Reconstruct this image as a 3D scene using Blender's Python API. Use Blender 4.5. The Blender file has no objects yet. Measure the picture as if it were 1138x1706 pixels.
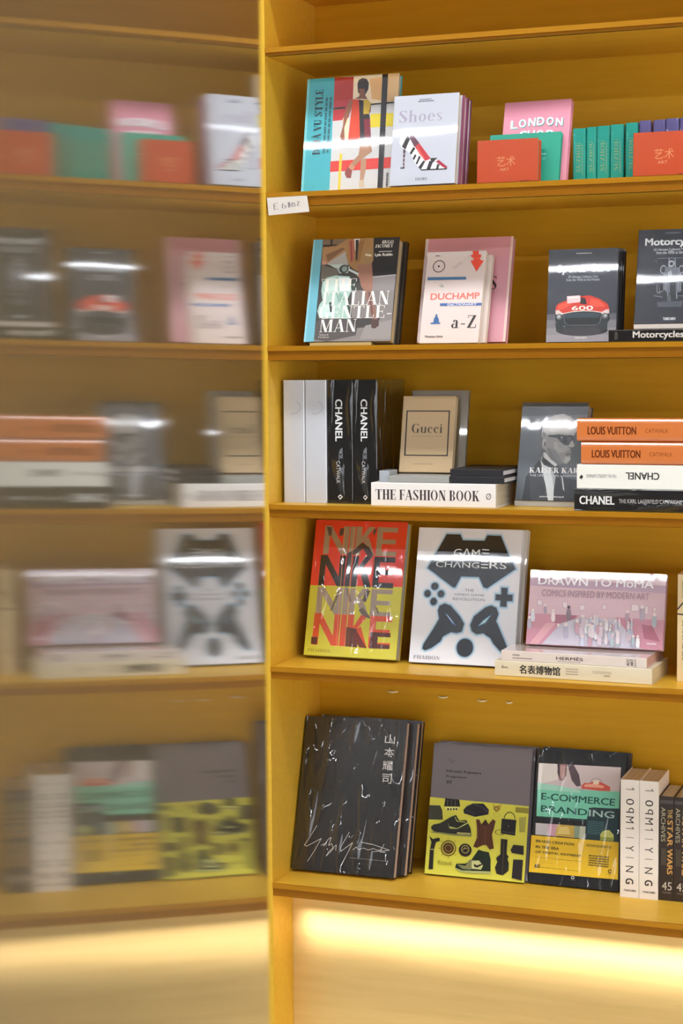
import bpy, math, random
from mathutils import Matrix, Vector
S = bpy.context.scene
COL = S.collection
R = math.radians
random.seed(11)

# ------------------------------------------------------------------ camera, light, exposure
cam_d = bpy.data.cameras.new('camera'); cam = bpy.data.objects.new('camera', cam_d); COL.objects.link(cam)
cam_d.sensor_fit = 'HORIZONTAL'; cam_d.sensor_width = 36.0
cam_d.lens = 2947.41 / 1138 * 36.0
yaw, pitch, roll = -0.3542, -0.0795, -0.0062
fwd = Vector((math.sin(yaw) * math.cos(pitch), math.cos(yaw) * math.cos(pitch), math.sin(pitch)))
r0 = Vector((math.cos(yaw), -math.sin(yaw), 0)); u0 = r0.cross(fwd)
rt = math.cos(roll) * r0 + math.sin(roll) * u0; up = -math.sin(roll) * r0 + math.cos(roll) * u0
CAM = Vector((1.5697, -3.7619, -0.0102))
m = Matrix.Identity(4)
for i in range(3):
    m[i][0] = rt[i]; m[i][1] = up[i]; m[i][2] = -fwd[i]; m[i][3] = CAM[i]
cam.matrix_world = m
cam_d.clip_start = 0.05
cam_d.dof.use_dof = True; cam_d.dof.focus_distance = 4.0; cam_d.dof.aperture_fstop = 13.0
S.camera = cam
S.view_settings.view_transform = 'Standard'; S.view_settings.look = 'None'
S.view_settings.gamma = 1.0; S.view_settings.use_curve_mapping = False
S.view_settings.exposure = 0.0
world = bpy.data.worlds.new('room_air'); S.world = world; world.use_nodes = True
world.node_tree.nodes['Background'].inputs[0].default_value = (0.9, 0.95, 1.0, 1)
world.node_tree.nodes['Background'].inputs[1].default_value = 0.02

LAMPS = [  # y, z, x0, x1, width, radiance
    (-6.0, 3.80, -5.2, 5.2, 0.030, 115.0),
    (-2.00, 3.80, -3.6, 4.6, 0.600, 22.0),
    (-7.80, 3.05, -5.2, 5.2, 0.032, 150.0),
]
LED_POWER = 2.2
FILL_GLOW = 3.4  # strength of the unseen fill panels

FLOOR = -1.64
# ------------------------------------------------------------------ helpers
def lin(h):
    c = [int(h[i:i+2], 16) / 255 for i in (0, 2, 4)]
    return [x / 12.92 if x <= 0.04045 else ((x + 0.055) / 1.055) ** 2.4 for x in c]

def nt(name):
    mt = bpy.data.materials.new(name); mt.use_nodes = True
    t = mt.node_tree; return mt, t, t.nodes['Principled BSDF']

def add(t, kind, **kw):
    n = t.nodes.new(kind)
    for k, v in kw.items(): setattr(n, k, v)
    return n

def crinkle(t, b, amount=1.0):
    """shrink-wrap film: a clear coat with a creased surface"""
    co = add(t, 'ShaderNodeTexCoord')
    mp = add(t, 'ShaderNodeMapping'); mp.inputs['Rotation'].default_value = (0, 0.65, 0); mp.inputs['Scale'].default_value = (34, 34, 9)
    t.links.new(co.outputs['Object'], mp.inputs[0])
    n1 = add(t, 'ShaderNodeTexNoise', noise_type='RIDGED_MULTIFRACTAL', normalize=True); n1.inputs['Scale'].default_value = 1.0; n1.inputs['Detail'].default_value = 3; n1.inputs['Distortion'].default_value = .6
    t.links.new(mp.outputs[0], n1.inputs['Vector'])
    mr = add(t, 'ShaderNodeMapRange'); mr.inputs[1].default_value = .05; mr.inputs[2].default_value = .8
    t.links.new(n1.outputs[0], mr.inputs[0])
    bp = add(t, 'ShaderNodeBump'); bp.inputs['Strength'].default_value = 1.0; bp.inputs['Distance'].default_value = 0.012 * amount
    t.links.new(mr.outputs[0], bp.inputs['Height'])
    b.inputs['Coat Weight'].default_value = 1.0; b.inputs['Coat Roughness'].default_value = 0.025
    t.links.new(bp.outputs[0], b.inputs['Coat Normal'])

MAT = {}
def pmat(kind):
    """printed paper, colour from the print itself"""
    k = 'print_' + kind
    if k in MAT: return MAT[k]
    mt, t, b = nt(k)
    a = add(t, 'ShaderNodeVertexColor', layer_name='Col'); t.links.new(a.outputs[0], b.inputs['Base Color'])
    finish(t, b, kind); MAT[k] = mt; return mt

def finish(t, b, kind):
    b.inputs['Roughness'].default_value = {'gloss': 0.24, 'matte': 0.5, 'wrap': 0.3, 'film': 0.2, 'cloth': 0.6}[kind]
    if kind == 'gloss':
        co = add(t, 'ShaderNodeTexCoord'); n = add(t, 'ShaderNodeTexNoise'); n.inputs['Scale'].default_value = 14; n.inputs['Detail'].default_value = 1
        t.links.new(co.outputs['Object'], n.inputs['Vector'])
        bp = add(t, 'ShaderNodeBump'); bp.inputs['Strength'].default_value = 0.12; bp.inputs['Distance'].default_value = 0.0004
        t.links.new(n.outputs[0], bp.inputs['Height'])
        b.inputs['Coat Weight'].default_value = 0.8; b.inputs['Coat Roughness'].default_value = 0.02
        t.links.new(bp.outputs[0], b.inputs['Coat Normal'])
    if kind == 'wrap': crinkle(t, b, 1.0)
    if kind == 'film': crinkle(t, b, 0.007)

def cmat(col, kind='gloss'):
    k = 'cover_%s_%s' % (col, kind)
    if k in MAT: return MAT[k]
    mt, t, b = nt(k); b.inputs['Base Color'].default_value = (*lin(col), 1)
    finish(t, b, kind); MAT[k] = mt; return mt

def simple(name, col, rough=0.5, metal=0.0, emit=None, estr=0.0, spec=0.5):
    if name in MAT: return MAT[name]
    mt, t, b = nt(name); b.inputs['Base Color'].default_value = (*lin(col), 1)
    b.inputs['Roughness'].default_value = rough; b.inputs['Metallic'].default_value = metal; b.inputs['Specular IOR Level'].default_value = spec
    if emit: b.inputs['Emission Color'].default_value = (*lin(emit), 1); b.inputs['Emission Strength'].default_value = estr
    MAT[name] = mt; return mt

def pages(col='d8ccb4'):
    k = 'pages_' + col
    if k in MAT: return MAT[k]
    mt, t, b = nt(k)
    co = add(t, 'ShaderNodeTexCoord'); mp = add(t, 'ShaderNodeMapping'); mp.inputs['Scale'].default_value = (3, 900, 3)
    t.links.new(co.outputs['Object'], mp.inputs[0])
    n = add(t, 'ShaderNodeTexNoise'); n.inputs['Scale'].default_value = 1; n.inputs['Detail'].default_value = 2
    t.links.new(mp.outputs[0], n.inputs['Vector'])
    r = add(t, 'ShaderNodeValToRGB'); c = lin(col)
    r.color_ramp.elements[0].position = 0.3; r.color_ramp.elements[0].color = (c[0] * .6, c[1] * .58, c[2] * .55, 1)
    r.color_ramp.elements[1].position = 0.6; r.color_ramp.elements[1].color = (*c, 1)
    t.links.new(n.outputs[0], r.inputs[0]); t.links.new(r.outputs[0], b.inputs['Base Color'])
    b.inputs['Roughness'].default_value = 0.7
    MAT[k] = mt; return mt

def mesh(name, verts, faces, mat, parent=None, cols=None, smooth=False):
    me = bpy.data.meshes.new(name); me.from_pydata(verts, [], faces)
    if cols:
        at = me.color_attributes.new('Col', 'FLOAT_COLOR', 'CORNER'); d = []
        for f, c in zip(faces, cols): d += list(c) * len(f)
        at.data.foreach_set('color', d)
    if smooth: me.polygons.foreach_set('use_smooth', [True] * len(me.polygons))
    me.materials.append(mat); me.update()
    o = bpy.data.objects.new(name, me); COL.objects.link(o)
    if parent: o.parent = parent
    return o

def boxvf(x0, x1, y0, y1, z0, z1, V, F):
    n = len(V)
    V += [(x0, y0, z0), (x1, y0, z0), (x1, y1, z0), (x0, y1, z0), (x0, y0, z1), (x1, y0, z1), (x1, y1, z1), (x0, y1, z1)]
    F += [tuple(n + i for i in f) for f in ((3, 2, 1, 0), (4, 5, 6, 7), (0, 1, 5, 4), (1, 2, 6, 5), (2, 3, 7, 6), (3, 0, 4, 7))]

def box(name, x0, x1, y0, y1, z0, z1, mat, parent=None, bev=0.0):
    V, F = [], []; boxvf(x0, x1, y0, y1, z0, z1, V, F)
    o = mesh(name, V, F, mat, parent)
    if bev:
        b = o.modifiers.new('bevel', 'BEVEL'); b.width = bev; b.segments = 2; b.limit_method = 'ANGLE'
    return o

def empty(name, label, cat, group=None):
    o = bpy.data.objects.new(name, None); COL.objects.link(o); o.empty_display_size = 0.05
    o['label'] = label; o['category'] = cat
    if group: o['group'] = group
    return o

# ------------------------------------------------------------------ lettering
TXT = {}
def font_text(s, bold):
    """plain sans lettering -> (verts, faces) in a 0..1 box"""
    k = (s, bold)
    if k in TXT: return TXT[k]
    cu = bpy.data.curves.new('t', 'FONT'); cu.body = s; cu.resolution_u = 3
    o = bpy.data.objects.new('t', cu); COL.objects.link(o)
    me = bpy.data.meshes.new_from_object(o.evaluated_get(bpy.context.evaluated_depsgraph_get()))
    V = [(v.co.x, v.co.y) for v in me.vertices]; F = [tuple(p.vertices) for p in me.polygons]
    bpy.data.objects.remove(o); bpy.data.curves.remove(cu); bpy.data.meshes.remove(me)
    TXT[k] = norm(V, F); return TXT[k]

def norm(V, F):
    if not V: return V, F
    x0 = min(v[0] for v in V); x1 = max(v[0] for v in V); y0 = min(v[1] for v in V); y1 = max(v[1] for v in V)
    sx = 1 / max(1e-6, x1 - x0); sy = 1 / max(1e-6, y1 - y0)
    return [((x - x0) * sx, (y - y0) * sy) for x, y in V], F

def serif_text(s, bold):
    """high-contrast serif capitals drawn from thick and hairline strokes"""
    k = (s, 'd', bold)
    if k in TXT: return TXT[k]
    V, F = [], []
    TK = 0.17 if not bold else 0.2; TN = 0.035 if not bold else 0.05
    def q(*p):
        n = len(V); V.extend((ox + x, y) for x, y in p); F.append(tuple(range(n, n + len(p))))
    def v(x, y0=0, y1=1, w=None):
        w = w or TK; q((x, y0), (x + w, y0), (x + w, y1), (x, y1))
    def h(x0, x1, y, t=None):
        t = t or TN; q((x0, y), (x1, y), (x1, y + t), (x0, y + t))
    def d(x0, y0, x1, y1, w): q((x0, y0), (x0 + w, y0), (x1 + w, y1), (x1, y1))
    def sf(x, y, w=None):
        w = w or TK; h(x - .07, x + w + .07, y if y < .5 else y - TN)
    def arc(cx, cy, ro, so, ri, si, a0, a1, n=14):
        for i in range(n):
            A = R(a0 + (a1 - a0) * i / n); B = R(a0 + (a1 - a0) * (i + 1) / n)
            q((cx + ro * math.cos(A), cy + so * math.sin(A)), (cx + ro * math.cos(B), cy + so * math.sin(B)),
              (cx + ri * math.cos(B), cy + si * math.sin(B)), (cx + ri * math.cos(A), cy + si * math.sin(A)))
    T = TK; N = TN; ox = 0.0
    for ch in s:
        w = .62
        if ch == ' ': w = .22
        elif ch in 'TJ' and ch == 'T': v(.26); h(0, .68, 1 - N); d(0, .78, .0, 1, N); d(.68 - N, .78, .68 - N, 1, N); sf(.26, 0); w = .68
        elif ch == 'H': v(.06); v(.48); h(.06, .6, .49); [sf(x, y) for x in (.06, .48) for y in (0, 1)]; w = .72
        elif ch in 'EÉ':
            v(.06); h(0, .56, 1 - N); h(0, .58, 0); h(.1, .42, .49); v(.56 - N, .76, 1, N); v(.58 - N, 0, .26, N); v(.42, .38, .62, N); w = .6
            if ch == 'É': d(.26, 1.06, .4, 1.24, .1)
        elif ch == 'F': v(.06); h(0, .56, 1 - N); sf(.06, 0); h(.1, .42, .49); v(.56 - N, .76, 1, N); v(.42, .38, .62, N); w = .56
        elif ch == 'L': v(.06); sf(.06, 1); h(0, .56, 0); v(.56 - N, 0, .28, N); w = .58
        elif ch == 'I': v(.07); sf(.07, 0); sf(.07, 1); w = .3
        elif ch == 'J': v(.2, .15, 1); sf(.2, 1); arc(.17, .18, .2, .2, .03, .17, 180, 360, 8); w = .4
        elif ch in 'AÀ':
            d(.04, 0, .32, 1, N); d(.5, 0, .26, 1, T); h(.13, .5, .3); h(-.04, .14, 0); h(.42, .74, 0); w = .7
            if ch == 'À': d(.4, 1.06, .24, 1.24, .1)
        elif ch == 'N': v(.08, 0, 1, N); v(.6, 0, 1, N); d(.5, 0, .06, 1, T * 1.1); h(0, .2, 0); h(.5, .72, 1 - N); w = .72
        elif ch == 'M': v(.08, 0, 1, N); v(.68, 0, 1); d(.38, 0, .06, 1, T); d(.42, 0, .68, 1, N); h(0, .2, 0); sf(.68, 0); h(.66, .92, 1 - N); w = .92
        elif ch == 'V': d(.3, 0, .02, 1, T); d(.34, 0, .6, 1, N); h(-.04, .3, 1 - N); h(.5, .72, 1 - N); w = .66
        elif ch == 'U': v(.06, .25, 1); v(.56, .25, 1, N); arc(.325, .28, .265, .28, .1, .24, 180, 360); sf(.06, 1); h(.46, .7, 1 - N); w = .68
        elif ch == 'Y': d(.3, .45, .02, 1, T); d(.36, .45, .6, 1, N); v(.28, 0, .48); sf(.28, 0); h(-.03, .26, 1 - N); h(.5, .7, 1 - N); w = .66
        elif ch == 'Z': h(.03, .6, 1 - N); h(.0, .62, 0); d(.02, 0, .42, 1, T * 1.1); v(.03, .76, 1, N); v(.59, 0, .26, N); w = .64
        elif ch == 'K': v(.06); sf(.06, 0); sf(.06, 1); d(.2, .42, .56, 1, N); d(.48, 0, .26, .56, T); h(.42, .76, 0); h(.44, .68, 1 - N); w = .74
        elif ch in 'RPB':
            v(.06); sf(.06, 0); h(0, .34, 1 - N); h(.1, .34, .47)
            arc(.32, .735, .24, .265, .09, .23, -90, 90, 9)
            if ch == 'R': d(.5, 0, .3, .48, T); h(.48, .74, 0); w = .72
            elif ch == 'B': arc(.32, .25, .28, .25, .1, .215, -90, 90, 9); h(0, .34, 0); w = .64
            else: w = .6
        elif ch == 'D': v(.06); h(0, .3, 0); h(0, .3, 1 - N); arc(.28, .5, .38, .5, .2, .465, -90, 90); w = .68
        elif ch in 'O': arc(.36, .5, .36, .51, .19, .475, 0, 360, 24); w = .74
        elif ch in 'Q': arc(.36, .5, .36, .51, .19, .475, 0, 360, 24); d(.4, .0, .5, -.15, .1); w = .74
        elif ch in 'CG':
            arc(.36, .5, .36, .51, .19, .475, 50, 310, 20); v(.58, .72, .98, N); 
            if ch == 'G': v(.48, .02, .42, T * .9); h(.4, .74, .42)
            else: v(.58, .1, .2, N)
            w = .7
        elif ch == 'S':
            arc(.3, .75, .26, .26, .13, .22, 30, 200, 10); arc(.3, .25, .28, .26, .13, .22, -160, 30, 10)
            q((.06, .68), (.2, .76), (.56, .36), (.44, .2)); v(.5, .72, .98, N); v(.04, .02, .28, N); w = .6
        elif ch == 'X': d(.46, 0, .02, 1, T); d(.04, 0, .56, 1, N); w = .66
        elif ch == '-': h(.04, .34, .28, .07); w = .38
        elif ch == 'W': d(.26, 0, .0, 1, T); d(.62, 0, .36, 1, T); d(.3, 0, .44, 1, N); d(.68, 0, .9, 1, N); w = .94
        elif ch == 'u': v(.04, .12, .66, T * .8); arc(.22, .16, .17, .17, .06, .13, 180, 340, 8); v(.36, 0, .66, T * .8); h(-.02, .1, .63); w = .54
        elif ch == 'i': v(.05, 0, .66, T * .8); h(-.02, .1, .63); h(-.02, .26, 0); arc(.11, .86, .08, .08, 0, 0, 0, 360, 10); w = .26
        elif ch == 'c': arc(.24, .33, .24, .34, .1, .3, 50, 310, 14); arc(.36, .5, .07, .07, 0, 0, 0, 360, 8); w = .44
        elif ch == 'o': arc(.24, .33, .24, .34, .11, .3, 0, 360, 18); w = .5
        elif ch == 'e': arc(.24, .33, .24, .34, .11, .3, 0, 320, 16); h(.1, .44, .34); w = .48
        elif ch == 's': arc(.19, .5, .17, .17, .08, .14, 30, 210, 8); arc(.19, .17, .18, .18, .08, .14, -150, 30, 8); q((.04, .46), (.12, .52), (.36, .22), (.28, .12)); w = .4
        elif ch == 'h': v(.04, 0, 1, T * .8); v(.36, 0, .44, T * .8); arc(.3, .42, .2, .22, .07, .19, 0, 150, 8); h(-.03, .24, 0); h(.3, .56, 0); w = .56
        elif ch == 'a': v(.3, .05, .46, T * .8); arc(.26, .46, .18, .2, .05, .16, 0, 170, 8); arc(.2, .17, .2, .19, .07, .15, 70, 320, 10); h(.3, .52, 0); w = .52
        else: v(.06); w = .3
        ox += w + (.1 if not bold else .08)
    TXT[k] = norm(V, F); return TXT[k]

def block_nike(s, bold):
    V, F = [], []
    def q(*p): n = len(V); V.extend(p); F.append(tuple(range(n, n + len(p))))
    def r(x0, y0, x1, y1): q((x0, y0), (x1, y0), (x1, y1), (x0, y1))
    r(0, 0, 8.5, 100); r(29, 0, 37.5, 100); q((0, 100), (10, 100), (37.5, 0), (27.5, 0))
    r(38.8, 0, 47, 100)
    r(48.2, 0, 56.6, 100); q((56.6, 40), (56.6, 62), (66, 100), (76, 100)); q((60, 52), (67, 66), (78, 0), (67.5, 0))
    r(79.5, 0, 88, 100); r(88, 0, 110, 17); r(88, 42, 108, 58); r(88, 83, 110, 100)
    return norm(V, F)

# ------------------------------------------------------------------ printing on a face
class Print:
    """collects flat print for one face of one thing; F = matrix (face origin top-left, u right, v down, n out)"""
    def __init__(s, F, w, h): s.F = F; s.w = w; s.h = h; s.g = {}; s.k = 0
    def put(s, grp, polys, col):
        V, Fc, C = s.g.setdefault(grp, ([], [], [])); s.k += 1
        off = 0.00008 + 0.000028 * s.k; c = (*lin(col), 1)
        P, Q = polys; n = len(V)
        z = [off] * len(P)
        if len(P) == sum(len(f) for f in Q):          # separate pieces: a hair of depth each, so overlaps never coincide
            for j, f in enumerate(Q):
                for i in f: z[i] = off + 5e-6 * (j % 5)
        for (u, v), d_ in zip(P, z): V.append(tuple(s.F @ Vector((u * s.w, v * s.h, d_))))
        for f in Q: Fc.append(tuple(n + i for i in f)); C.append(c)
    def poly(s, grp, pts, col): s.put(grp, (pts, [tuple(range(len(pts)))]), col)
    def text(s, grp, t, u0, v0, u1, v1, rot, font, bold, col):
        if font == 's' and bold:
            for dx, dy in ((0, .03), (1, 0), (1, .03), (0, 0)): s.text(grp, t, u0 + (0.07 * (v1 - v0) * s.h / s.w * dx if rot == 0 else dy * (u1 - u0)), v0 + (dy * (v1 - v0) if rot == 0 else .07 * (u1 - u0) * s.w / s.h * dx), u1 - (.07 * (v1 - v0) * s.h / s.w * (1 - dx) if rot == 0 else (.03 - dy) * (u1 - u0)), v1 - ((.03 - dy) * (v1 - v0) if rot == 0 else .07 * (u1 - u0) * s.w / s.h * (1 - dx)), rot, font, 0, col)
            return
        V, Q = {'s': font_text, 'd': serif_text, 'b': block_nike}[font](t, bold)
        if rot == 0: P = [(u0 + x * (u1 - u0), v1 - y * (v1 - v0)) for x, y in V]
        elif rot == 90: P = [(u0 + y * (u1 - u0), v0 + x * (v1 - v0)) for x, y in V]
        else: P = [(u1 - y * (u1 - u0), v1 - x * (v1 - v0)) for x, y in V]
        s.put(grp, (P, Q), col)
    def dashes(s, grp, u0, v0, u1, v1, n, rot, col):
        rnd = random.Random(int(u0 * 991 + v0 * 77 + n)); V, F = [], []
        L, W = (u0, u1) if rot == 0 else (v0, v1), (v0, v1) if rot == 0 else (u0, u1)
        st = (W[1] - W[0]) / n
        for i in range(n):
            a = L[0]; w0 = W[0] + st * (i + .2); w1 = w0 + st * .5
            if n == 1: w0, w1 = W[0] + st * .15, W[0] + st * .85
            while a < L[1] - 1e-4:
                b = min(L[1], a + (L[1] - L[0]) * rnd.uniform(.05, .16)); n0 = len(V)
                if rot == 0: V += [(a, w0), (b, w0), (b, w1), (a, w1)]
                else: V += [(w0, a), (w1, a), (w1, b), (w0, b)]
                F.append((n0, n0 + 1, n0 + 2, n0 + 3)); a = b + (L[1] - L[0]) * .018
        s.put(grp, (V, F), col)
    def stroke(s, grp, pts, wd, col):
        V, F = [], []
        for (x0, y0), (x1, y1) in zip(pts, pts[1:]):
            dx, dy = (x1 - x0) * s.w, (y1 - y0) * s.h; L = math.hypot(dx, dy) or 1e-6
            nx, ny = -dy / L * wd / s.w / 2, dx / L * wd / s.h / 2; n = len(V)
            V += [(x0 + nx, y0 + ny), (x1 + nx, y1 + ny), (x1 - nx, y1 - ny), (x0 - nx, y0 - ny)]; F.append((n, n + 1, n + 2, n + 3))
        s.put(grp, (V, F), col)
    def art(s, L):
        for l in L:
            if l[0] == 'p': f = l[2]; s.poly('cover_art', [(f[i] / 1000, f[i + 1] / 1000) for i in range(0, len(f), 2)], l[1])
            elif l[0] == 't': s.text(l[10], l[2], l[3] / 1000, l[4] / 1000, l[5] / 1000, l[6] / 1000, l[7], l[8], l[9], l[1])
            elif l[0] == 'd': s.dashes('small_print', l[2] / 1000, l[3] / 1000, l[4] / 1000, l[5] / 1000, l[6], l[7], l[1])
            elif l[0] == 'l': f = l[3]; s.stroke('cover_art', [(f[i] / 1000, f[i + 1] / 1000) for i in range(0, len(f), 2)], l[2] * 0.00022, l[1])
            elif l[0] == 'e':
                _, c, x, y, rx, ry, ring, a0, a1 = l; n = 28; V = []; F = []
                if ring:
                    k = 1 - ring / 1000 * 1.3 / max(rx / 1000, 1e-3)
                    for i in range(n + 1):
                        a = R(a0 + (a1 - a0) * i / n)
                        for q in (1, k): V.append(((x + rx * q * math.cos(a)) / 1000, (y + ry * q * math.sin(a)) / 1000))
                    F = [(2 * i, 2 * i + 2, 2 * i + 3, 2 * i + 1) for i in range(n)]
                else:
                    V = [((x + rx * math.cos(R(360 * i / n))) / 1000, (y + ry * math.sin(R(360 * i / n))) / 1000) for i in range(n)]; F = [tuple(range(n))]
                s.put('cover_art', (V, F), c)
            elif l[0] == 'h':
                f = l[3]; P = [(f[i], f[i + 1]) for i in range(0, len(f), 2)]; n = len(P)
                A = sum(P[i][0] * P[(i + 1) % n][1] - P[(i + 1) % n][0] * P[i][1] for i in range(n)); sg = 1 if A > 0 else -1; o = []
                for i in range(n):
                    (ax, ay), (bx, by), (cx, cy) = P[i - 1], P[i], P[(i + 1) % n]
                    e1 = Vector((by - ay, ax - bx)); e2 = Vector((cy - by, bx - cx)); e1.normalize(); e2.normalize()
                    m_ = (e1 + e2); m_.normalize(); w_ = l[2] * .8 * sg / max(.5, m_.dot(e1))
                    o.append(((bx + m_.x * w_) / 1000, (by + m_.y * w_) / 1000))
                s.poly('cover_art', o, l[1])
    def flush(s, parent, kind):
        for g, (V, F, C) in s.g.items():
            o = mesh(g, V, F, pmat(kind), parent, C)
            if g == 'small_print': o['kind'] = 'stuff'      # rows of print too small to read or count

def FR(o, u, v):
    o, u, v = Vector(o), Vector(u), Vector(v); n = v.cross(u)
    return Matrix(((u.x, v.x, n.x, o.x), (u.y, v.y, n.y, o.y), (u.z, v.z, n.z, o.z), (0, 0, 0, 1)))
def face_front(w, h): return Print(FR((0, 0, h), (1, 0, 0), (0, 0, -1)), w, h)
def face_spine(t, h): return Print(FR((0, t, h), (0, -1, 0), (0, 0, -1)), t, h)

# ------------------------------------------------------------------ books
def book(name, label, M, w, h, t, col, kind='gloss', pg='d8ccb4', group=None, r=0.0015, b=0.0025, ins=0.003, cat='book', spine=None, back=None):
    """local x = width from the spine, y = thickness from the front board, z = height"""
    o = empty(name, label, cat, group); o.matrix_world = M
    P = [(w, 0)]
    for i in range(5):
        a = R(90 * i / 4); P.append((r - r * math.sin(a), r - r * math.cos(a)))
    for i in range(5):
        a = R(90 * i / 4); P.append((r - r * math.cos(a), t - r + r * math.sin(a)))
    P += [(w, t), (w, t - b), (max(b, r * .6), t - b), (max(b, r * .6), b), (w, b)]
    n = len(P)
    V = [(x, y, 0) for x, y in P] + [(x, y, h) for x, y in P]
    F = [(i, (i + 1) % n, n + (i + 1) % n, n + i) for i in range(n)]
    F = [f[::-1] for f in F] + [tuple(range(n)), tuple(range(2 * n - 1, n - 1, -1))]
    c = mesh('cover', V, F, cmat(col, kind), o)
    box('page_block', max(b, r * .6) + .0004, w - ins, b, t - b, ins, h - ins, pages(pg), o)
    return o

def M_front(x, y, z, lean, yw, t): return Matrix.Translation((x, y, z + t * math.sin(lean) + .0003)) @ Matrix.Rotation(yw, 4, 'Z') @ Matrix.Rotation(-lean, 4, 'X')
def M_spine(x, y, z, t, yw=0): return Matrix.Translation((x + t, y, z)) @ Matrix.Rotation(R(90) + yw, 4, 'Z')
def M_flat(x, y, z, h, t, yw=0):
    A = Matrix(((0, 0, -1, 0), (1, 0, 0, 0), (0, -1, 0, 0), (0, 0, 0, 1)))
    return Matrix.Translation((x, y, z)) @ Matrix.Rotation(yw, 4, 'Z') @ Matrix.Translation((h, 0, t)) @ A
def M_flatdown(x, y, z, yw=0):
    A = Matrix(((0, 0, 1, 0), (1, 0, 0, 0), (0, 1, 0, 0), (0, 0, 0, 1)))
    return Matrix.Translation((x, y, z)) @ Matrix.Rotation(yw, 4, 'Z') @ A

PLACE = {
  'dejavu': (0.0649, 0.0521, 0.3950, 0.2237, 0.2655, 0.0220, 0.1811, -0.0082),
  'shoes': (0.2934, 0.0079, 0.3950, 0.1528, 0.2039, 0.0220, 0.1777, -0.0277),
  'london': (0.5312, 0.0496, 0.3950, 0.1525, 0.1865, 0.0180, 0.2619, -0.0454),
  'green': (0.5088, 0.0383, 0.3950, 0.1623, 0.1111, 0.0120, 0.2444, -0.0262),
  'orange': (0.4945, 0.0079, 0.3950, 0.1358, 0.0916, 0.0300, 0.0524, -0.0052),
  'orange2': (0.8373, 0.0080, 0.3950, 0.2000, 0.0912, 0.0300, 0.0524, 0.0001),
  'italian': (0.0672, 0.0572, 0.0476, 0.2116, 0.2479, 0.0330, 0.2793, -0.0063),
  'duchamp': (0.3397, 0.0767, 0.0476, 0.1411, 0.2158, 0.0160, 0.2793, -0.0429),
  'pink': (0.3236, 0.1068, 0.0476, 0.2095, 0.2489, 0.0200, 0.2618, -0.0132),
  'sports': (0.6346, 0.0730, 0.0476, 0.1553, 0.2060, 0.0180, 0.1444, 0.0017),
  'motor': (0.8391, 0.0221, 0.0756, 0.1490, 0.2077, 0.0460, 0.2449, 0.0030),
  'gucci': (0.2738, 0.1122, -0.2459, 0.1285, 0.1776, 0.0180, 0.2095, -0.0140),
  'gucciback': (0.2844, 0.1422, -0.2459, 0.1309, 0.1890, 0.0200, 0.1745, -0.0015),
  'karl': (0.5552, 0.1102, -0.3161, 0.1535, 0.2284, 0.0450, 0.2993, -0.0111),
  'nike': (0.0287, 0.1375, -0.6943, 0.2350, 0.3290, 0.0300, 0.2668, -0.0284),
  'game': (0.2929, 0.1371, -0.6943, 0.2536, 0.3196, 0.0180, 0.2615, -0.0038),
  'moma': (0.5774, 0.1315, -0.6270, 0.3114, 0.1705, 0.0200, 0.2672, 0.0475),
  'yohji': (0.0054, 0.1038, -1.2081, 0.2590, 0.3681, 0.0240, 0.3055, 0.0047),
  'yohjiback': (0.0647, 0.1752, -1.2081, 0.2177, 0.3669, 0.0240, 0.3053, 0.0935),
  'fragment': (0.3168, 0.1807, -1.2081, 0.2435, 0.3097, 0.0140, 0.2618, 0.0057),
  'ecom': (0.5682, 0.1897, -1.2081, 0.2128, 0.3088, 0.0160, 0.2443, -0.0312),
}
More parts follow.
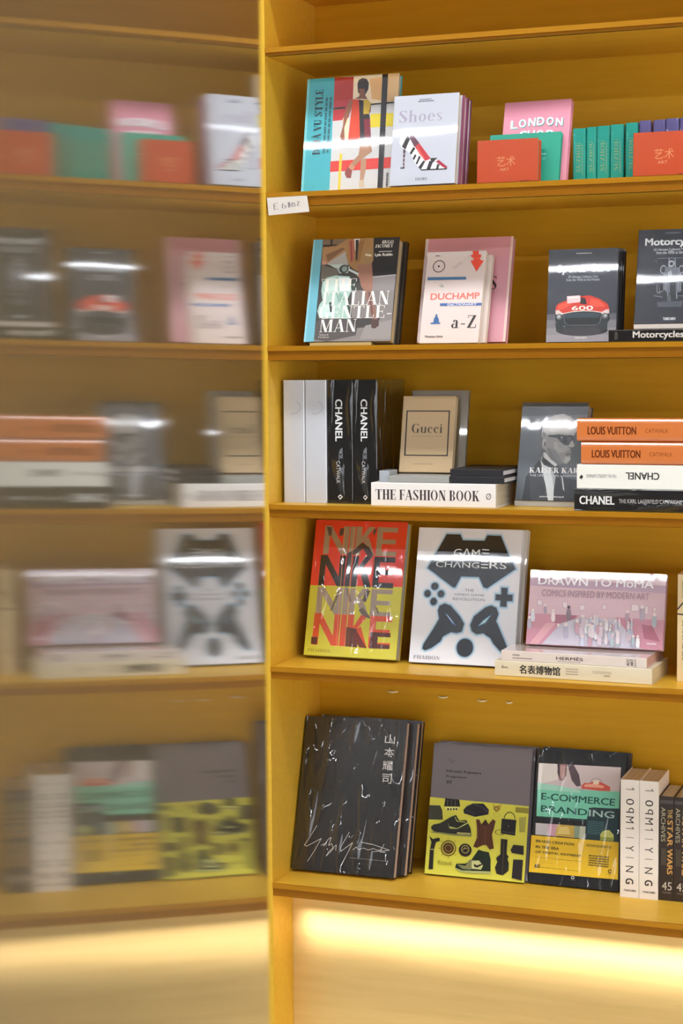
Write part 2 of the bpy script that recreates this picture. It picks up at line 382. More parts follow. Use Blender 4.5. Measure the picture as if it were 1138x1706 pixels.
ART = {
 'dejavu': [
  ('p','cccac6',[298,0,1000,0,1000,1000,307,999]),
  ('p','3fa9b4',[0,0,298,0,313,1000,0,1000]),
  ('p','6fc3c8',[0,0,25,0,28,1000,0,1000]),
  ('p','b0281c',[298,0,506,5,510,211,305,387]),
  ('p','c03038',[302,210,520,202,471,379,305,387]),
  ('p','f0dcb8',[506,5,813,5,826,251,512,258]),
  ('p','e2b070',[680,33,813,24,824,232,717,212]),
  ('p','e6c08a',[874,0,1000,0,1000,242,880,246]),
  ('p','1c1614',[303,270,438,267,437,282,302,285]),
  ('p','1c1614',[708,253,1000,246,1000,261,709,266]),
  ('p','d6c22a',[711,344,983,347,986,462,719,463]),
  ('p','f0ddb0',[412,365,479,365,487,576,456,575]),
  ('p','d2382e',[307,742,984,730,983,825,308,835]),
  ('p','e8c040',[401,677,431,677,432,996,404,995]),
  ('p','201818',[816,0,878,0,888,997,831,997]),
  ('p','2a1812',[551,70,565,35,604,22,651,33,676,71,673,127,643,174,603,176,562,146]),
  ('p','7a4a34',[570,113,637,118,635,160,607,176,578,155]),
  ('p','7a4a34',[584,155,630,155,671,212,531,202,576,185]),
  ('p','94583e',[469,211,520,202,497,305,462,379,436,453,448,566,413,558,396,528,420,435,424,351]),
  ('p','7a4a34',[671,212,713,255,712,325,695,344,686,269]),
  ('p','d8401a',[509,204,590,211,625,578,484,577]),
  ('p','201414',[578,211,630,221,667,555,617,578]),
  ('p','c8a428',[629,212,674,217,708,255,692,344,635,343]),
  ('p','7a1a2c',[643,381,710,382,734,570,666,569]),
  ('p','201414',[632,343,699,344,711,386,642,386]),
  ('p','a87a5a',[622,606,732,608,754,674,643,739,585,788,552,801,531,768,609,699]),
  ('p','b08464',[637,737,696,729,696,832,675,926,640,920,637,822]),
  ('p','c08868',[531,768,581,802,556,834,507,805]),
  ('p','8a4038',[497,800,550,834,540,899,494,893,470,855]),
  ('p','c8b49a',[634,920,680,921,693,982,631,980]),
  ('t', '14282c', 'DÉJÀ VU STYLE', 82, 102, 184, 677, -90, 'd', 1, 'title'),
  ('d','1d5f66',208,174,293,667,2,-90),
  ('d','555555',917,866,945,989,1,-90),
 ],
 'shoes': [
  ('d','6a6a72',398,45,574,61,1,0),
  ('d','6a6a72',378,63,616,83,1,0),
  ('t', 'a49aac', 'Shoes', 94, 165, 754, 300, 0, 'd', 0, 'title'),
  ('t', 'b8b4c0', 'A-Z', 596, 367, 902, 458, 0, 'd', 0, 'title'),
  ('p','f2f0ea',[199,395,271,455,210,598,162,576,121,527,125,479]),
  ('p','2a2224',[240,444,282,484,218,602,161,566]),
  ('p','2a2224',[199,393,244,391,270,445,242,454,202,403]),
  ('p','f0ede2',[283,493,465,681,535,730,638,734,715,736,878,821,766,847,483,838,398,774,293,642,221,602]),
  ('p','bc2a30',[244,394,328,447,617,716,536,742,451,671,362,573,282,484]),
  ('p','5e3440',[244,394,328,447,429,536,357,582,282,484]),
  ('p','e86a5c',[404,602,420,603,520,711,501,716]),
  ('p','241e20',[340,579,375,594,315,665,290,642]),
  ('p','241e20',[372,659,397,675,362,727,341,706]),
  ('p','241e20',[436,678,464,695,414,779,392,764]),
  ('p','241e20',[507,734,539,745,476,835,434,808]),
  ('p','241e20',[600,742,662,744,614,843,558,841]),
  ('p','241e20',[722,779,760,789,738,847,702,846]),
  ('p','2c2426',[610,714,719,712,660,763,634,760]),
  ('p','a01c38',[692,756,741,737,880,819,860,837,809,819,732,774]),
  ('p','241e20',[463,831,861,835,881,826,866,847,484,845]),
  ('p','4a3038',[187,598,225,611,217,702,219,805,200,804,193,692]),
  ('p','2a2020',[159,800,221,802,224,814,161,813]),
  ('p','b8a0a0',[187,644,213,644,212,656,187,655]),
  ('p','b8a0a0',[193,692,219,692,217,704,193,703]),
  ('p','b8a0a0',[198,739,224,740,223,752,198,751]),
  ('p','b8a0a0',[203,778,229,778,228,790,203,789]),
  ('t', '55555c', 'TASCHEN', 396, 924, 579, 953, 0, 'd', 1, 'publisher_lettering'),
 ],
 'london': [
  ('t', '3f9a94', 'L', 124, 241, 235, 341, 0, 's', 1, 'title'),
  ('t', 'ffffff', 'L', 113, 230, 224, 330, 0, 's', 1, 'title'),
  ('t', '3f9a94', 'O', 248, 231, 357, 331, 0, 's', 1, 'title'),
  ('t', 'ffffff', 'O', 237, 221, 346, 321, 0, 's', 1, 'title'),
  ('t', '3f9a94', 'N', 390, 222, 497, 321, 0, 's', 1, 'title'),
  ('t', 'ffffff', 'N', 379, 211, 486, 311, 0, 's', 1, 'title'),
  ('t', '3f9a94', 'D', 520, 218, 626, 317, 0, 's', 1, 'title'),
  ('t', 'ffffff', 'D', 509, 208, 616, 307, 0, 's', 1, 'title'),
  ('t', '3f9a94', 'O', 663, 226, 768, 324, 0, 's', 1, 'title'),
  ('t', 'ffffff', 'O', 652, 215, 757, 314, 0, 's', 1, 'title'),
  ('t', '3f9a94', 'N', 801, 241, 905, 339, 0, 's', 1, 'title'),
  ('t', 'ffffff', 'N', 791, 231, 894, 329, 0, 's', 1, 'title'),
  ('t', '3f9a94', 'S', 280, 381, 388, 479, 0, 's', 1, 'title'),
  ('t', 'ffffff', 'S', 269, 370, 377, 469, 0, 's', 1, 'title'),
  ('t', '3f9a94', 'H', 395, 379, 502, 476, 0, 's', 1, 'title'),
  ('t', 'ffffff', 'H', 385, 368, 492, 466, 0, 's', 1, 'title'),
  ('t', '3f9a94', 'O', 529, 382, 635, 479, 0, 's', 1, 'title'),
  ('t', 'ffffff', 'O', 519, 372, 624, 469, 0, 's', 1, 'title'),
  ('t', '3f9a94', 'P', 673, 389, 777, 485, 0, 's', 1, 'title'),
  ('t', 'ffffff', 'P', 662, 378, 767, 475, 0, 's', 1, 'title'),
 ],
 'green': [
  ('d','9fd8c8',745,429,802,458,1,0),
  ('d','6cc4b0',754,513,801,568,2,0),
 ],
 'orange': [
  ('t', 'd88858', '艺术', 329, 391, 634, 631, 0, 's', 0, 'title'),
  ('t', 'd89870', 'ART', 385, 670, 534, 735, 0, 's', 0, 'small_lettering'),
  ('d','7a2c10',716,969,866,1015,1,0),
 ],
 'italian': [
  ('p','403c38',[110,0,1000,0,1000,1000,118,998]),
  ('p','7c6a56',[110,0,404,0,408,215,120,249]),
  ('p','3a302a',[117,52,279,53,281,70,117,72]),
  ('p','3a302a',[196,0,222,0,225,54,202,54]),
  ('p','aaa49e',[171,240,307,145,383,107,435,255,326,292]),
  ('p','6c665c',[120,249,315,296,333,350,129,405]),
  ('p','1e1a18',[678,0,1000,0,1000,361,720,371]),
  ('p','8a8280',[727,385,995,372,993,523,726,521]),
  ('p','b0aaa8',[726,377,994,361,995,372,728,389]),
  ('p','827a76',[500,507,992,513,1000,1000,118,998,113,836,240,771,532,773]),
  ('p','524c4a',[121,977,115,808,173,780,622,774,597,942,270,998]),
  ('p','3c3634',[533,783,866,776,809,860,589,872]),
  ('p','948c88',[697,850,1000,796,1000,982,646,980]),
  ('p','a07848',[387,3,701,0,721,221,638,345,522,314,441,260,396,166]),
  ('p','a67e54',[115,77,286,65,393,4,401,117,182,240,122,234]),
  ('p','7c5a3c',[159,152,346,86,382,97,191,221]),
  ('p','8e6638',[534,31,600,13,567,218,514,246]),
  ('p','dcd6d0',[476,5,542,4,519,119,498,119]),
  ('p','2a2624',[493,16,531,13,534,208,515,217]),
  ('p','a8604a',[417,14,476,10,499,217,459,245]),
  ('p','8c4038',[433,29,451,27,478,216,461,226]),
  ('p','9a7a50',[618,121,712,104,709,250,633,393,572,354,616,248]),
  ('p','d8c8a8',[622,153,694,164,694,183,621,170]),
  ('p','c0907a',[536,339,592,330,641,365,634,403,588,393,541,358]),
  ('p','c0907a',[123,210,179,221,172,250,128,249]),
  ('p','9a6c58',[538,256,709,255,738,414,740,529,660,528,608,470,575,383]),
  ('p','8c6456',[646,509,738,510,832,794,785,822,724,700]),
  ('p','6a4a40',[693,528,716,529,793,794,775,794]),
  ('p','4e362e',[755,794,843,790,854,851,811,878,772,873]),
  ('p','b8c8c0',[212,251,377,249,455,279,440,337,343,341,316,301]),
  ('p','a8c4b8',[148,502,151,425,200,377,300,357,466,372,502,507,452,621,514,764,489,782,331,776,155,772,124,703,143,637,174,599]),
  ('p','c6dcd2',[160,425,234,378,303,379,307,504,196,522]),
  ('p','e0e8e6',[337,379,462,381,483,507,365,515]),
  ('p','86a89c',[321,524,414,544,446,621,356,620]),
  ('p','c4dcd4',[141,665,267,628,305,752,171,761]),
  ('p','38443e',[488,411,547,411,546,517,502,526]),
  ('p','2c3632',[254,619,288,619,295,714,275,714]),
  ('e','3c4442',389,298,55,42,0,0,360),
  ('e','8c9894',397,298,32,27,0,0,360),
  ('p','c8d0ce',[451,294,571,344,550,358,442,313]),
  ('l','2a2a28',5,[173,260,326,297]),
  ('p','6cb4c6',[0,0,110,0,118,998,0,1000]),
  ('p','8ccad6',[0,0,19,0,23,1000,0,1000]),
  ('t', 'f0ece0', 'THE', 147, 393, 555, 515, 0, 'd', 0, 'title'),
  ('t', 'f0ece0', 'ITALIAN', 173, 520, 943, 650, 0, 'd', 0, 'title'),
  ('t', 'f0ece0', 'GENTLE-', 148, 656, 985, 779, 0, 'd', 0, 'title'),
  ('t', 'f0ece0', 'MAN', 172, 787, 595, 907, 0, 'd', 0, 'title'),
  ('t', 'f0ece0', 'HUGO', 806, 30, 936, 62, 0, 'd', 1, 'author_lettering'),
  ('t', 'f0ece0', 'JACOMET', 729, 67, 933, 100, 0, 'd', 1, 'author_lettering'),
  ('d','b0a8a0',777,130,931,147,1,0),
  ('t', 'f0ece0', 'Lyle Roblin', 735, 155, 938, 190, 0, 's', 1, 'author_lettering'),
  ('t', 'c8c2ba', 'Thames &', 172, 925, 283, 942, 0, 's', 0, 'publisher_lettering'),
  ('t', 'c8c2ba', 'Hudson', 168, 947, 290, 965, 0, 's', 0, 'publisher_lettering'),
 ],
 'duchamp': [
  ('p','dccfca',[0,0,1000,0,999,57,1,51]),
  ('e','3a3836',219,158,106,68,12,0,360),
  ('e','3a3836',216,158,19,11,0,0,360),
  ('e','aaa4a0',219,158,65,40,3,0,360),
  ('p','3a3430',[125,49,156,36,204,37,243,48,206,46,157,45]),
  ('l','7c7876',3,[447,184,590,114]),
  ('l','7c7876',3,[483,193,607,125]),
  ('l','b0aaa6',2,[607,123,720,53]),
  ('l','7c7876',3,[704,53,783,50]),
  ('p','47729a',[42,276,699,282,701,313,44,310]),
  ('l','3a6a58',4,[254,361,291,392,295,366,332,395]),
  ('l','3a6a58',3,[277,356,332,382]),
  ('t', 'e07060', 'DUCHAMP', 126, 456, 955, 527, 0, 's', 1, 'title'),
  ('p','47659c',[298,567,1000,571,1000,600,300,597]),
  ('t', 'e8e4f0', 'DICTIONARY', 429, 572, 919, 596, 0, 's', 1, 'subtitle'),
  ('p','3f689e',[164,777,335,776,329,793,177,794]),
  ('p','3f689e',[212,777,219,729,237,714,243,703,268,704,282,719,303,740,313,778]),
  ('e','3f689e',256,698,18,13,0,0,360),
  ('e','33547c',264,729,19,23,6,0,360),
  ('t', '2c2826', 'a-Z', 525, 705, 937, 842, 0, 'd', 0, 'title'),
  ('t', '3a3430', 'Thomas Girst', 88, 918, 399, 940, 0, 's', 1, 'author_lettering'),
  ('p','e84a30',[770,1,874,2,880,40,921,41,922,69,903,87,932,109,976,109,867,229,747,106,792,107,804,84,753,62,750,43,781,41]),
  ('l','f08060',2,[788,83,915,85]),
 ],
 'pink': [
  ('p','d8c4c0',[0,0,34,1,35,1000,0,1000]),  # lighter left strip, the sleeve's spine highlight painted in
  ('p','e0c0b8',[973,1,1000,0,1000,1000,970,1000]),
  ('t', '2c2024', 'S', 782, 377, 851, 504, 0, 'd', 0, 'title'),
  ('t', 'c87880', 'De', 55, 461, 125, 498, 0, 's', 0, 'small_lettering'),
 ],
 'sports': [
  ('p','34363e',[0,0,1000,0,1000,692,6,712]),
  ('p','5c5a60',[6,700,1000,705,1000,768,5,763]),
  ('p','77747a',[5,763,1000,768,1000,851,4,848]),
  ('p','88858a',[4,848,1000,851,1000,926,3,924]),
  ('p','94919a',[3,924,1000,926,1000,1000,2,1000]),
  ('d','b0b0b4',395,40,620,56,1,0),
  ('t', 'c8ced2', 'Sports Cars', 130, 166, 891, 278, 0, 's', 1, 'title'),
  ('t', 'b8bec2', '50 Ultimate Collector Cars', 293, 285, 717, 313, 0, 's', 0, 'subtitle'),
  ('t', 'b8bec2', 'from the 1910s to the Present', 266, 318, 744, 346, 0, 's', 0, 'subtitle'),
  ('e','302e34',518,879,367,59,0,0,360),
  ('p','20262a',[116,687,237,696,367,682,502,674,649,679,795,691,897,687,907,767,879,801,875,884,792,892,773,834,645,838,296,837,250,824,222,893,150,893,129,798]),
  ('p','c83426',[124,657,134,610,178,581,280,553,471,512,607,503,744,538,869,598,900,658,895,700,795,689,660,673,513,669,366,673,237,696,140,704]),
  ('p','e05038',[168,602,281,569,362,595,206,654,148,645]),
  ('p','e05038',[631,537,744,555,848,624,703,631,611,597]),
  ('p','e8c0c0',[283,508,471,501,488,574,291,587]),
  ('p','f4e4e0',[289,519,469,512,470,527,292,534]),
  ('p','2c1a1e',[485,520,552,535,572,601,473,589]),
  ('l','e8d4c8',8,[132,670,237,695,366,677,513,669,660,673,795,689,892,675]),
  ('p','d8c0b8',[126,662,166,653,231,688,237,705,129,704]),
  ('p','d8c0b8',[894,658,849,658,783,687,784,704,895,700]),
  ('t', 'f8eee0', '600', 357, 614, 665, 662, 0, 's', 1, 'racing_number'),
  ('p','2e3a44',[237,705,502,683,784,699,758,741,268,743]),
  ('p','12161a',[268,752,752,743,768,792,724,819,301,817,265,790]),
  ('l','707a80',4,[243,714,271,798,312,822,717,824,768,800,790,716]),
  ('l','8c8a8c',4,[108,696,121,764,146,798]),
  ('e','565c60',182,729,45,32,0,0,360),
  ('e','a8a8a8',178,726,25,19,0,0,360),
  ('e','565c60',839,727,44,32,0,0,360),
  ('e','a8a8a8',843,723,22,17,0,0,360),
  ('t', 'd8d6d8', 'TASCHEN', 409, 946, 584, 968, 0, 's', 1, 'publisher_lettering'),
 ],
 'motor': [
  ('d','707078',383,32,608,50,1,0),
  ('t', 'd0d0d0', 'Motorcycles', 102, 93, 936, 195, 0, 's', 1, 'title'),
  ('t', 'b4b4b6', '50 Ultimate Collector Motorcycles', 234, 204, 843, 237, 0, 's', 0, 'subtitle'),
  ('t', 'b4b4b6', 'from the 1890s to the Present', 272, 232, 795, 266, 0, 's', 0, 'subtitle'),
  ('l','7c7e84',4,[287,313,452,309,534,311,738,312]),
  ('l','7c7e84',3,[247,340,277,325,290,357]),
  ('e','94969a',497,371,45,35,0,0,360),
  ('e','2c2e32',499,371,25,19,0,0,360),
  ('e','7c7e84',387,431,47,47,10,0,360),
  ('e','7c7e84',644,435,39,48,10,0,360),
  ('l','7c7e84',10,[462,313,462,472,470,743]),
  ('l','7c7e84',10,[544,315,565,474,599,745]),
  ('p','5e6066',[417,407,602,411,630,522,660,666,559,696,455,679,400,630,402,502]),
  ('p','8e9096',[451,463,501,441,527,520,467,551]),
  ('p','2a2c30',[489,568,572,569,581,712,499,711]),
  ('l','7c7e84',6,[305,597,315,677,392,662]),
  ('l','7c7e84',5,[275,709,396,726]),
  ('l','7c7e84',5,[602,713,756,715]),
  ('l','7c7e84',4,[336,597,352,693]),
  ('e','4c4e52',490,743,29,49,0,0,360),
  ('l','9a9ca2',4,[400,471,406,654]),
  ('l','9a9ca2',4,[431,471,437,655]),
  ('l','9a9ca2',4,[606,474,612,657]),
  ('l','9a9ca2',4,[637,475,643,657]),
  ('p','46484e',[316,773,688,770,672,833,340,830]),
  ('t', 'd8d8d8', 'TASCHEN', 415, 941, 593, 969, 0, 's', 1, 'publisher_lettering'),
 ],
 'karl': [
  ('d','b8b8bc',266,35,608,52,1,0),
  ('d','b8b8bc',643,35,855,52,1,0),
  ('p','5a6068',[0,0,307,0,357,599,10,764]),
  ('p','4a4e54',[0,0,1000,0,1000,123,6,140]),
  ('p','6c6e72',[331,467,356,400,473,383,585,516,646,636,553,649,436,566]),
  ('p','9c9ea0',[348,337,802,333,799,387,836,443,802,460,772,467,793,508,783,541,792,583,740,626,621,628,548,611,470,558,403,491,352,467]),
  ('p','b4b6b8',[523,400,742,433,772,471,703,508,608,516,531,467]),
  ('p','a6a8aa',[571,400,694,433,686,467,591,467]),
  ('p','7c7e82',[424,467,508,475,586,533,642,599,716,624,621,628,548,611,470,558]),
  ('p','8a8c90',[460,467,533,483,611,541,666,599,606,599,516,541]),
  ('p','bcbec0',[707,549,783,545,792,583,739,621,690,607,698,574]),
  ('p','c8c8ca',[726,558,777,554,777,581,737,599]),
  ('p','bcbec0',[328,350,328,266,357,207,399,165,503,130,634,119,745,144,829,199,862,283,810,343,586,328,421,341,364,367]),
  ('p','cccecf',[359,325,362,249,425,182,541,144,660,136,772,174,834,241,834,300,754,328,585,318,419,331]),
  ('p','dcdedf',[440,300,454,224,544,174,687,161,789,216,811,283,728,312,584,304]),
  ('p','e8eaea',[531,266,572,207,690,186,773,232,773,283,678,295]),
  ('l','a8aaac',1.5,[350,350,362,249,448,174]),
  ('l','a8aaac',1.5,[366,346,396,234,489,168]),
  ('l','a8aaac',1.5,[383,343,430,219,529,163]),
  ('l','a8aaac',1.5,[399,340,464,204,569,158]),
  ('l','a8aaac',1.5,[415,336,498,189,609,153]),
  ('l','a8aaac',1.5,[432,333,532,174,650,148]),
  ('l','a8aaac',1.5,[448,330,567,158,690,143]),
  ('p','8c8e90',[323,325,356,300,408,333,376,367,340,367]),
  ('e','a4a4a6',382,421,41,53,0,0,360),
  ('e','bcbcbe',377,412,24,35,0,0,360),
  ('e','6c6c70',388,427,13,25,0,0,360),
  ('p','1c1e22',[417,335,791,336,809,367,784,408,741,443,683,437,619,404,567,367,434,351]),
  ('p','0e1014',[613,350,684,346,692,417,643,400]),
  ('p','3c4046',[696,350,787,350,774,400,741,430,706,417]),
  ('p','8c949a',[622,350,642,350,640,375,625,372]),
  ('p','cccccc',[796,387,836,442,804,460,738,450,770,417]),
  ('p','8c8a8c',[750,452,805,462,770,470,739,462]),
  ('p','6a6264',[707,526,789,518,782,533,716,543]),
  ('p','a09a9c',[710,508,778,500,789,516,709,523]),
  ('p','96908f',[721,545,777,538,767,554,727,556]),
  ('p','2a2c30',[336,574,382,516,600,649,732,764,948,796,1000,1000,112,1000,140,764]),
  ('p','34363a',[199,764,363,649,413,772,476,1000,241,1000]),
  ('p','d6d8da',[371,518,408,512,497,583,601,636,571,657,477,611,391,566]),
  ('p','c6cacc',[341,587,397,640,520,673,587,764,575,886,582,1000,500,1000,454,862,413,772]),
  ('p','9a9ea0',[485,682,520,673,587,764,570,878,543,772]),
  ('p','b4b6b8',[671,747,694,764,738,904,713,886]),
  ('p','8c9094',[372,533,395,525,357,599,338,591]),
  ('t', 'e8e8e8', 'KAISER KARL', 187, 668, 994, 723, 0, 'd', 1, 'title'),
  ('t', 'c4c6c8', 'THE LIFE OF KARL LAGERFELD', 196, 737, 944, 759, 0, 's', 0, 'subtitle'),
  ('t', 'e0e0e0', 'RAPHAËLLE BACQUÉ', 371, 953, 734, 972, 0, 's', 1, 'author_lettering'),
 ],
 'nike': [
  ('p','d8341f',[0,0,1000,0,1000,474,0,488]),
  ('p','c8c238',[0,488,1000,474,1000,1000,0,1000]),
  ('t', '9a8468', 'NIKE', 106, 43, 903, 254, 0, 'b', 0, 'title'),
  ('t', '1a1416', 'NIKE', 87, 261, 903, 487, 0, 'b', 0, 'title'),
  ('t', '9c8c7c', 'NIKE', 86, 497, 903, 695, 0, 'b', 0, 'title'),
  ('t', 'd24a24', 'NIKE', 78, 691, 924, 922, 0, 'b', 0, 'title'),
  ('p','5e2a1c',[432,781,554,792,577,925,440,922]),
  ('p','4e1e1a',[67,867,136,864,135,919,69,918]),
  ('p','6e2418',[556,807,665,913,679,928,599,924,518,848]),
  ('p','4e1e1a',[704,809,919,809,922,840,704,841]),
  ('p','4e1e1a',[710,841,789,841,786,927,704,925]),
  ('p','4e1e1a',[718,891,921,895,922,924,704,927]),
  ('p','3c2a24',[367,249,453,210,528,158,613,197,655,244,649,273,601,262,545,207,492,233,394,272]),
  ('p','564840',[121,51,181,53,185,111,157,120]),
  ('p','4c3a34',[275,59,322,58,309,116,267,113]),
  ('p','564840',[641,57,676,56,651,114,634,82]),
  ('p','6a5c50',[553,657,595,632,686,700,689,715,629,702]),
  ('p','6a5c50',[729,619,754,634,785,680,754,665]),
  ('p','70604c',[302,538,335,529,268,668,245,669]),
  ('p','7c6c60',[383,471,440,533,474,596,440,597]),
  ('p','5a4a40',[613,503,665,510,623,599,587,584]),
  ('l','e8a060',5,[321,49,351,926]),
  ('l','e8a060',5,[425,47,442,922]),
  ('t', '9a8c28', 'PHAIDON', 43, 951, 291, 974, 0, 'd', 0, 'publisher_lettering'),
 ],
 'game': [
  ('h','d8e2ee',30,[276,46,407,46,436,89,643,88,667,47,795,48,886,195,955,287,700,436,666,430,614,356,444,356,397,437,372,438,115,302,168,219]),
  ('h','d8e2ee',30,[259,578,307,560,365,574,462,651,506,702,490,760,442,773,386,768,312,802,294,838,211,890,152,910,124,898,130,867,217,748,264,675,246,614]),
  ('h','d8e2ee',30,[824,620,805,673,830,708,938,878,930,906,881,902,793,836,763,798,694,765,629,775,583,752,565,709,594,646,697,576,750,561,801,577]),
  ('h','d8e2ee',30,[834,429,893,429,895,476,945,477,946,523,895,525,893,566,836,567,834,522,785,521,784,478,838,478]),
  ('e','d8e2ee',199,436,61,48,0,0,360),
  ('e','d8e2ee',134,492,59,47,0,0,360),
  ('e','d8e2ee',264,491,59,48,0,0,360),
  ('e','d8e2ee',198,549,58,49,0,0,360),
  ('e','d8e2ee',530,877,105,88,0,0,360),
  ('h','bcd2e4',20,[276,46,407,46,436,89,643,88,667,47,795,48,886,195,955,287,700,436,666,430,614,356,444,356,397,437,372,438,115,302,168,219]),
  ('h','bcd2e4',20,[259,578,307,560,365,574,462,651,506,702,490,760,442,773,386,768,312,802,294,838,211,890,152,910,124,898,130,867,217,748,264,675,246,614]),
  ('h','bcd2e4',20,[824,620,805,673,830,708,938,878,930,906,881,902,793,836,763,798,694,765,629,775,583,752,565,709,594,646,697,576,750,561,801,577]),
  ('h','bcd2e4',20,[834,429,893,429,895,476,945,477,946,523,895,525,893,566,836,567,834,522,785,521,784,478,838,478]),
  ('e','bcd2e4',199,436,52,41,0,0,360),
  ('e','bcd2e4',134,492,50,40,0,0,360),
  ('e','bcd2e4',264,491,50,41,0,0,360),
  ('e','bcd2e4',198,549,49,42,0,0,360),
  ('e','bcd2e4',530,877,96,81,0,0,360),
  ('h','92b4d0',10,[276,46,407,46,436,89,643,88,667,47,795,48,886,195,955,287,700,436,666,430,614,356,444,356,397,437,372,438,115,302,168,219]),
  ('h','92b4d0',10,[259,578,307,560,365,574,462,651,506,702,490,760,442,773,386,768,312,802,294,838,211,890,152,910,124,898,130,867,217,748,264,675,246,614]),
  ('h','92b4d0',10,[824,620,805,673,830,708,938,878,930,906,881,902,793,836,763,798,694,765,629,775,583,752,565,709,594,646,697,576,750,561,801,577]),
  ('h','92b4d0',10,[834,429,893,429,895,476,945,477,946,523,895,525,893,566,836,567,834,522,785,521,784,478,838,478]),
  ('e','92b4d0',199,436,43,34,0,0,360),
  ('e','92b4d0',134,492,41,33,0,0,360),
  ('e','92b4d0',264,491,41,33,0,0,360),
  ('e','92b4d0',198,549,40,35,0,0,360),
  ('e','92b4d0',530,877,87,74,0,0,360),
  ('p','161d28',[276,46,407,46,436,89,643,88,667,47,795,48,886,195,955,287,700,436,666,430,614,356,444,356,397,437,372,438,115,302,168,219]),
  ('p','161d28',[259,578,307,560,365,574,462,651,506,702,490,760,442,773,386,768,312,802,294,838,211,890,152,910,124,898,130,867,217,748,264,675,246,614]),
  ('p','161d28',[824,620,805,673,830,708,938,878,930,906,881,902,793,836,763,798,694,765,629,775,583,752,565,709,594,646,697,576,750,561,801,577]),
  ('p','161d28',[834,429,893,429,895,476,945,477,946,523,895,525,893,566,836,567,834,522,785,521,784,478,838,478]),
  ('e','161d28',199,436,34,27,0,0,360),
  ('e','161d28',134,492,32,26,0,0,360),
  ('e','161d28',264,491,32,26,0,0,360),
  ('e','161d28',198,549,31,28,0,0,360),
  ('e','161d28',530,877,79,67,0,0,360),
  ('p','4a70b0',[318,631,350,646,433,721,392,704]),
  ('p','b8d0e8',[322,634,347,651,419,712,389,694]),
  ('p','4a70b0',[765,620,684,667,636,717,711,693]),
  ('p','b0d8c8',[757,628,689,673,647,711,704,686]),
  ('t', 'e4e8ee', 'GΛM', 358, 150, 607, 210, 0, 's', 0, 'title'),
  ('p','e4e8ee',[626,149,694,150,694,158,627,157]),
  ('p','e4e8ee',[628,175,696,176,697,184,629,183]),
  ('p','e4e8ee',[629,201,698,202,699,211,630,210]),
  ('t', 'e4e8ee', 'CHΛNG', 194, 247, 611, 292, 0, 's', 0, 'title'),
  ('p','e4e8ee',[626,237,691,238,692,246,627,245]),
  ('p','e4e8ee',[626,259,693,260,694,268,626,267]),
  ('p','e4e8ee',[626,282,695,283,695,291,627,290]),
  ('t', 'e4e8ee', 'RS', 708, 240, 869, 292, 0, 's', 0, 'title'),
  ('t', '7a8494', 'THE', 490, 446, 576, 467, 0, 's', 0, 'subtitle'),
  ('t', '7a8494', 'VIDEO GAME', 391, 482, 678, 497, 0, 's', 0, 'subtitle'),
  ('t', '7a8494', 'REVOLUTION', 381, 514, 686, 533, 0, 's', 0, 'subtitle'),
  ('t', '8a8c94', 'PHAIDON', 44, 948, 298, 974, 0, 'd', 0, 'publisher_lettering'),
 ],
 'moma': [
  ('p','b898ac',[0,94,1000,153,1000,253,0,214]),
  ('p','d8bcc4',[0,0,1000,0,1000,153,0,104]),
  ('p','cc8c9c',[2,590,382,591,120,992,0,1000]),
  ('p','dfa4ac',[141,710,213,706,90,994,28,998]),
  ('p','cc8c9c',[652,597,1000,608,1000,1000,827,993]),
  ('p','a86478',[199,590,362,592,345,699,203,707]),
  ('p','b06478',[840,673,917,688,979,890,863,860]),
  ('p','c8c0cc',[120,992,254,704,383,620,662,625,847,992,828,1000]),
  ('p','b8a0a8',[62,400,104,401,107,479,65,479]),
  ('p','e8d4d4',[67,408,100,409,102,471,69,471]),
  ('p','b8a0a8',[254,412,291,413,294,500,257,500]),
  ('p','e8d4d4',[258,420,287,421,289,493,261,492]),
  ('p','b8a0a8',[377,446,423,446,425,523,380,524]),
  ('p','e8d4d4',[382,454,419,454,421,516,384,516]),
  ('p','b8a0a8',[548,429,578,430,580,499,550,498]),
  ('p','e8d4d4',[552,437,574,438,576,492,554,491]),
  ('p','b8a0a8',[755,411,814,410,816,506,758,506]),
  ('p','e8d4d4',[760,418,810,418,812,498,761,499]),
  ('p','b8a0a8',[854,426,883,427,885,540,856,540]),
  ('p','e8d4d4',[858,433,879,434,881,533,860,532]),
  ('p','b8a0a8',[912,442,941,443,942,500,913,499]),
  ('p','e8d4d4',[916,450,937,451,938,492,917,491]),
  ('e','ecdcd8',37,546,10,21,0,0,360),
  ('p','dcdce4',[25,570,50,569,57,648,53,695,31,696,24,650]),
  ('l','8c7c8c',1.5,[25,574,23,640]),
  ('e','ecdcd8',14,645,10,21,0,0,360),
  ('p','b8b0c0',[3,669,28,668,34,747,31,794,9,795,2,749]),
  ('l','8c7c8c',1.5,[3,674,0,740]),
  ('e','ecdcd8',127,471,8,16,0,0,360),
  ('p','a898a8',[119,489,137,488,142,548,140,583,123,584,118,549]),
  ('l','8c7c8c',1.5,[119,493,117,542]),
  ('e','ecdcd8',189,539,9,21,0,0,360),
  ('p','f0dcdc',[177,563,202,561,208,641,205,687,183,689,176,642]),
  ('l','8c7c8c',1.5,[177,567,175,633]),
  ('e','5c4450',303,489,11,24,0,0,360),
  ('p','7c6470',[289,517,318,516,325,608,321,662,295,663,288,609]),
  ('l','8c7c8c',1.5,[289,522,286,599]),
  ('e','ecdcd8',733,514,10,20,0,0,360),
  ('p','b898a8',[722,537,746,536,751,613,748,659,726,660,721,615]),
  ('l','8c7c8c',1.5,[722,542,719,606]),
  ('e','ecdcd8',839,444,12,25,0,0,360),
  ('p','b0a0b0',[825,473,855,471,861,568,856,625,830,626,823,570]),
  ('l','8c7c8c',1.5,[825,478,821,558]),
  ('e','ecdcd8',929,537,10,24,0,0,360),
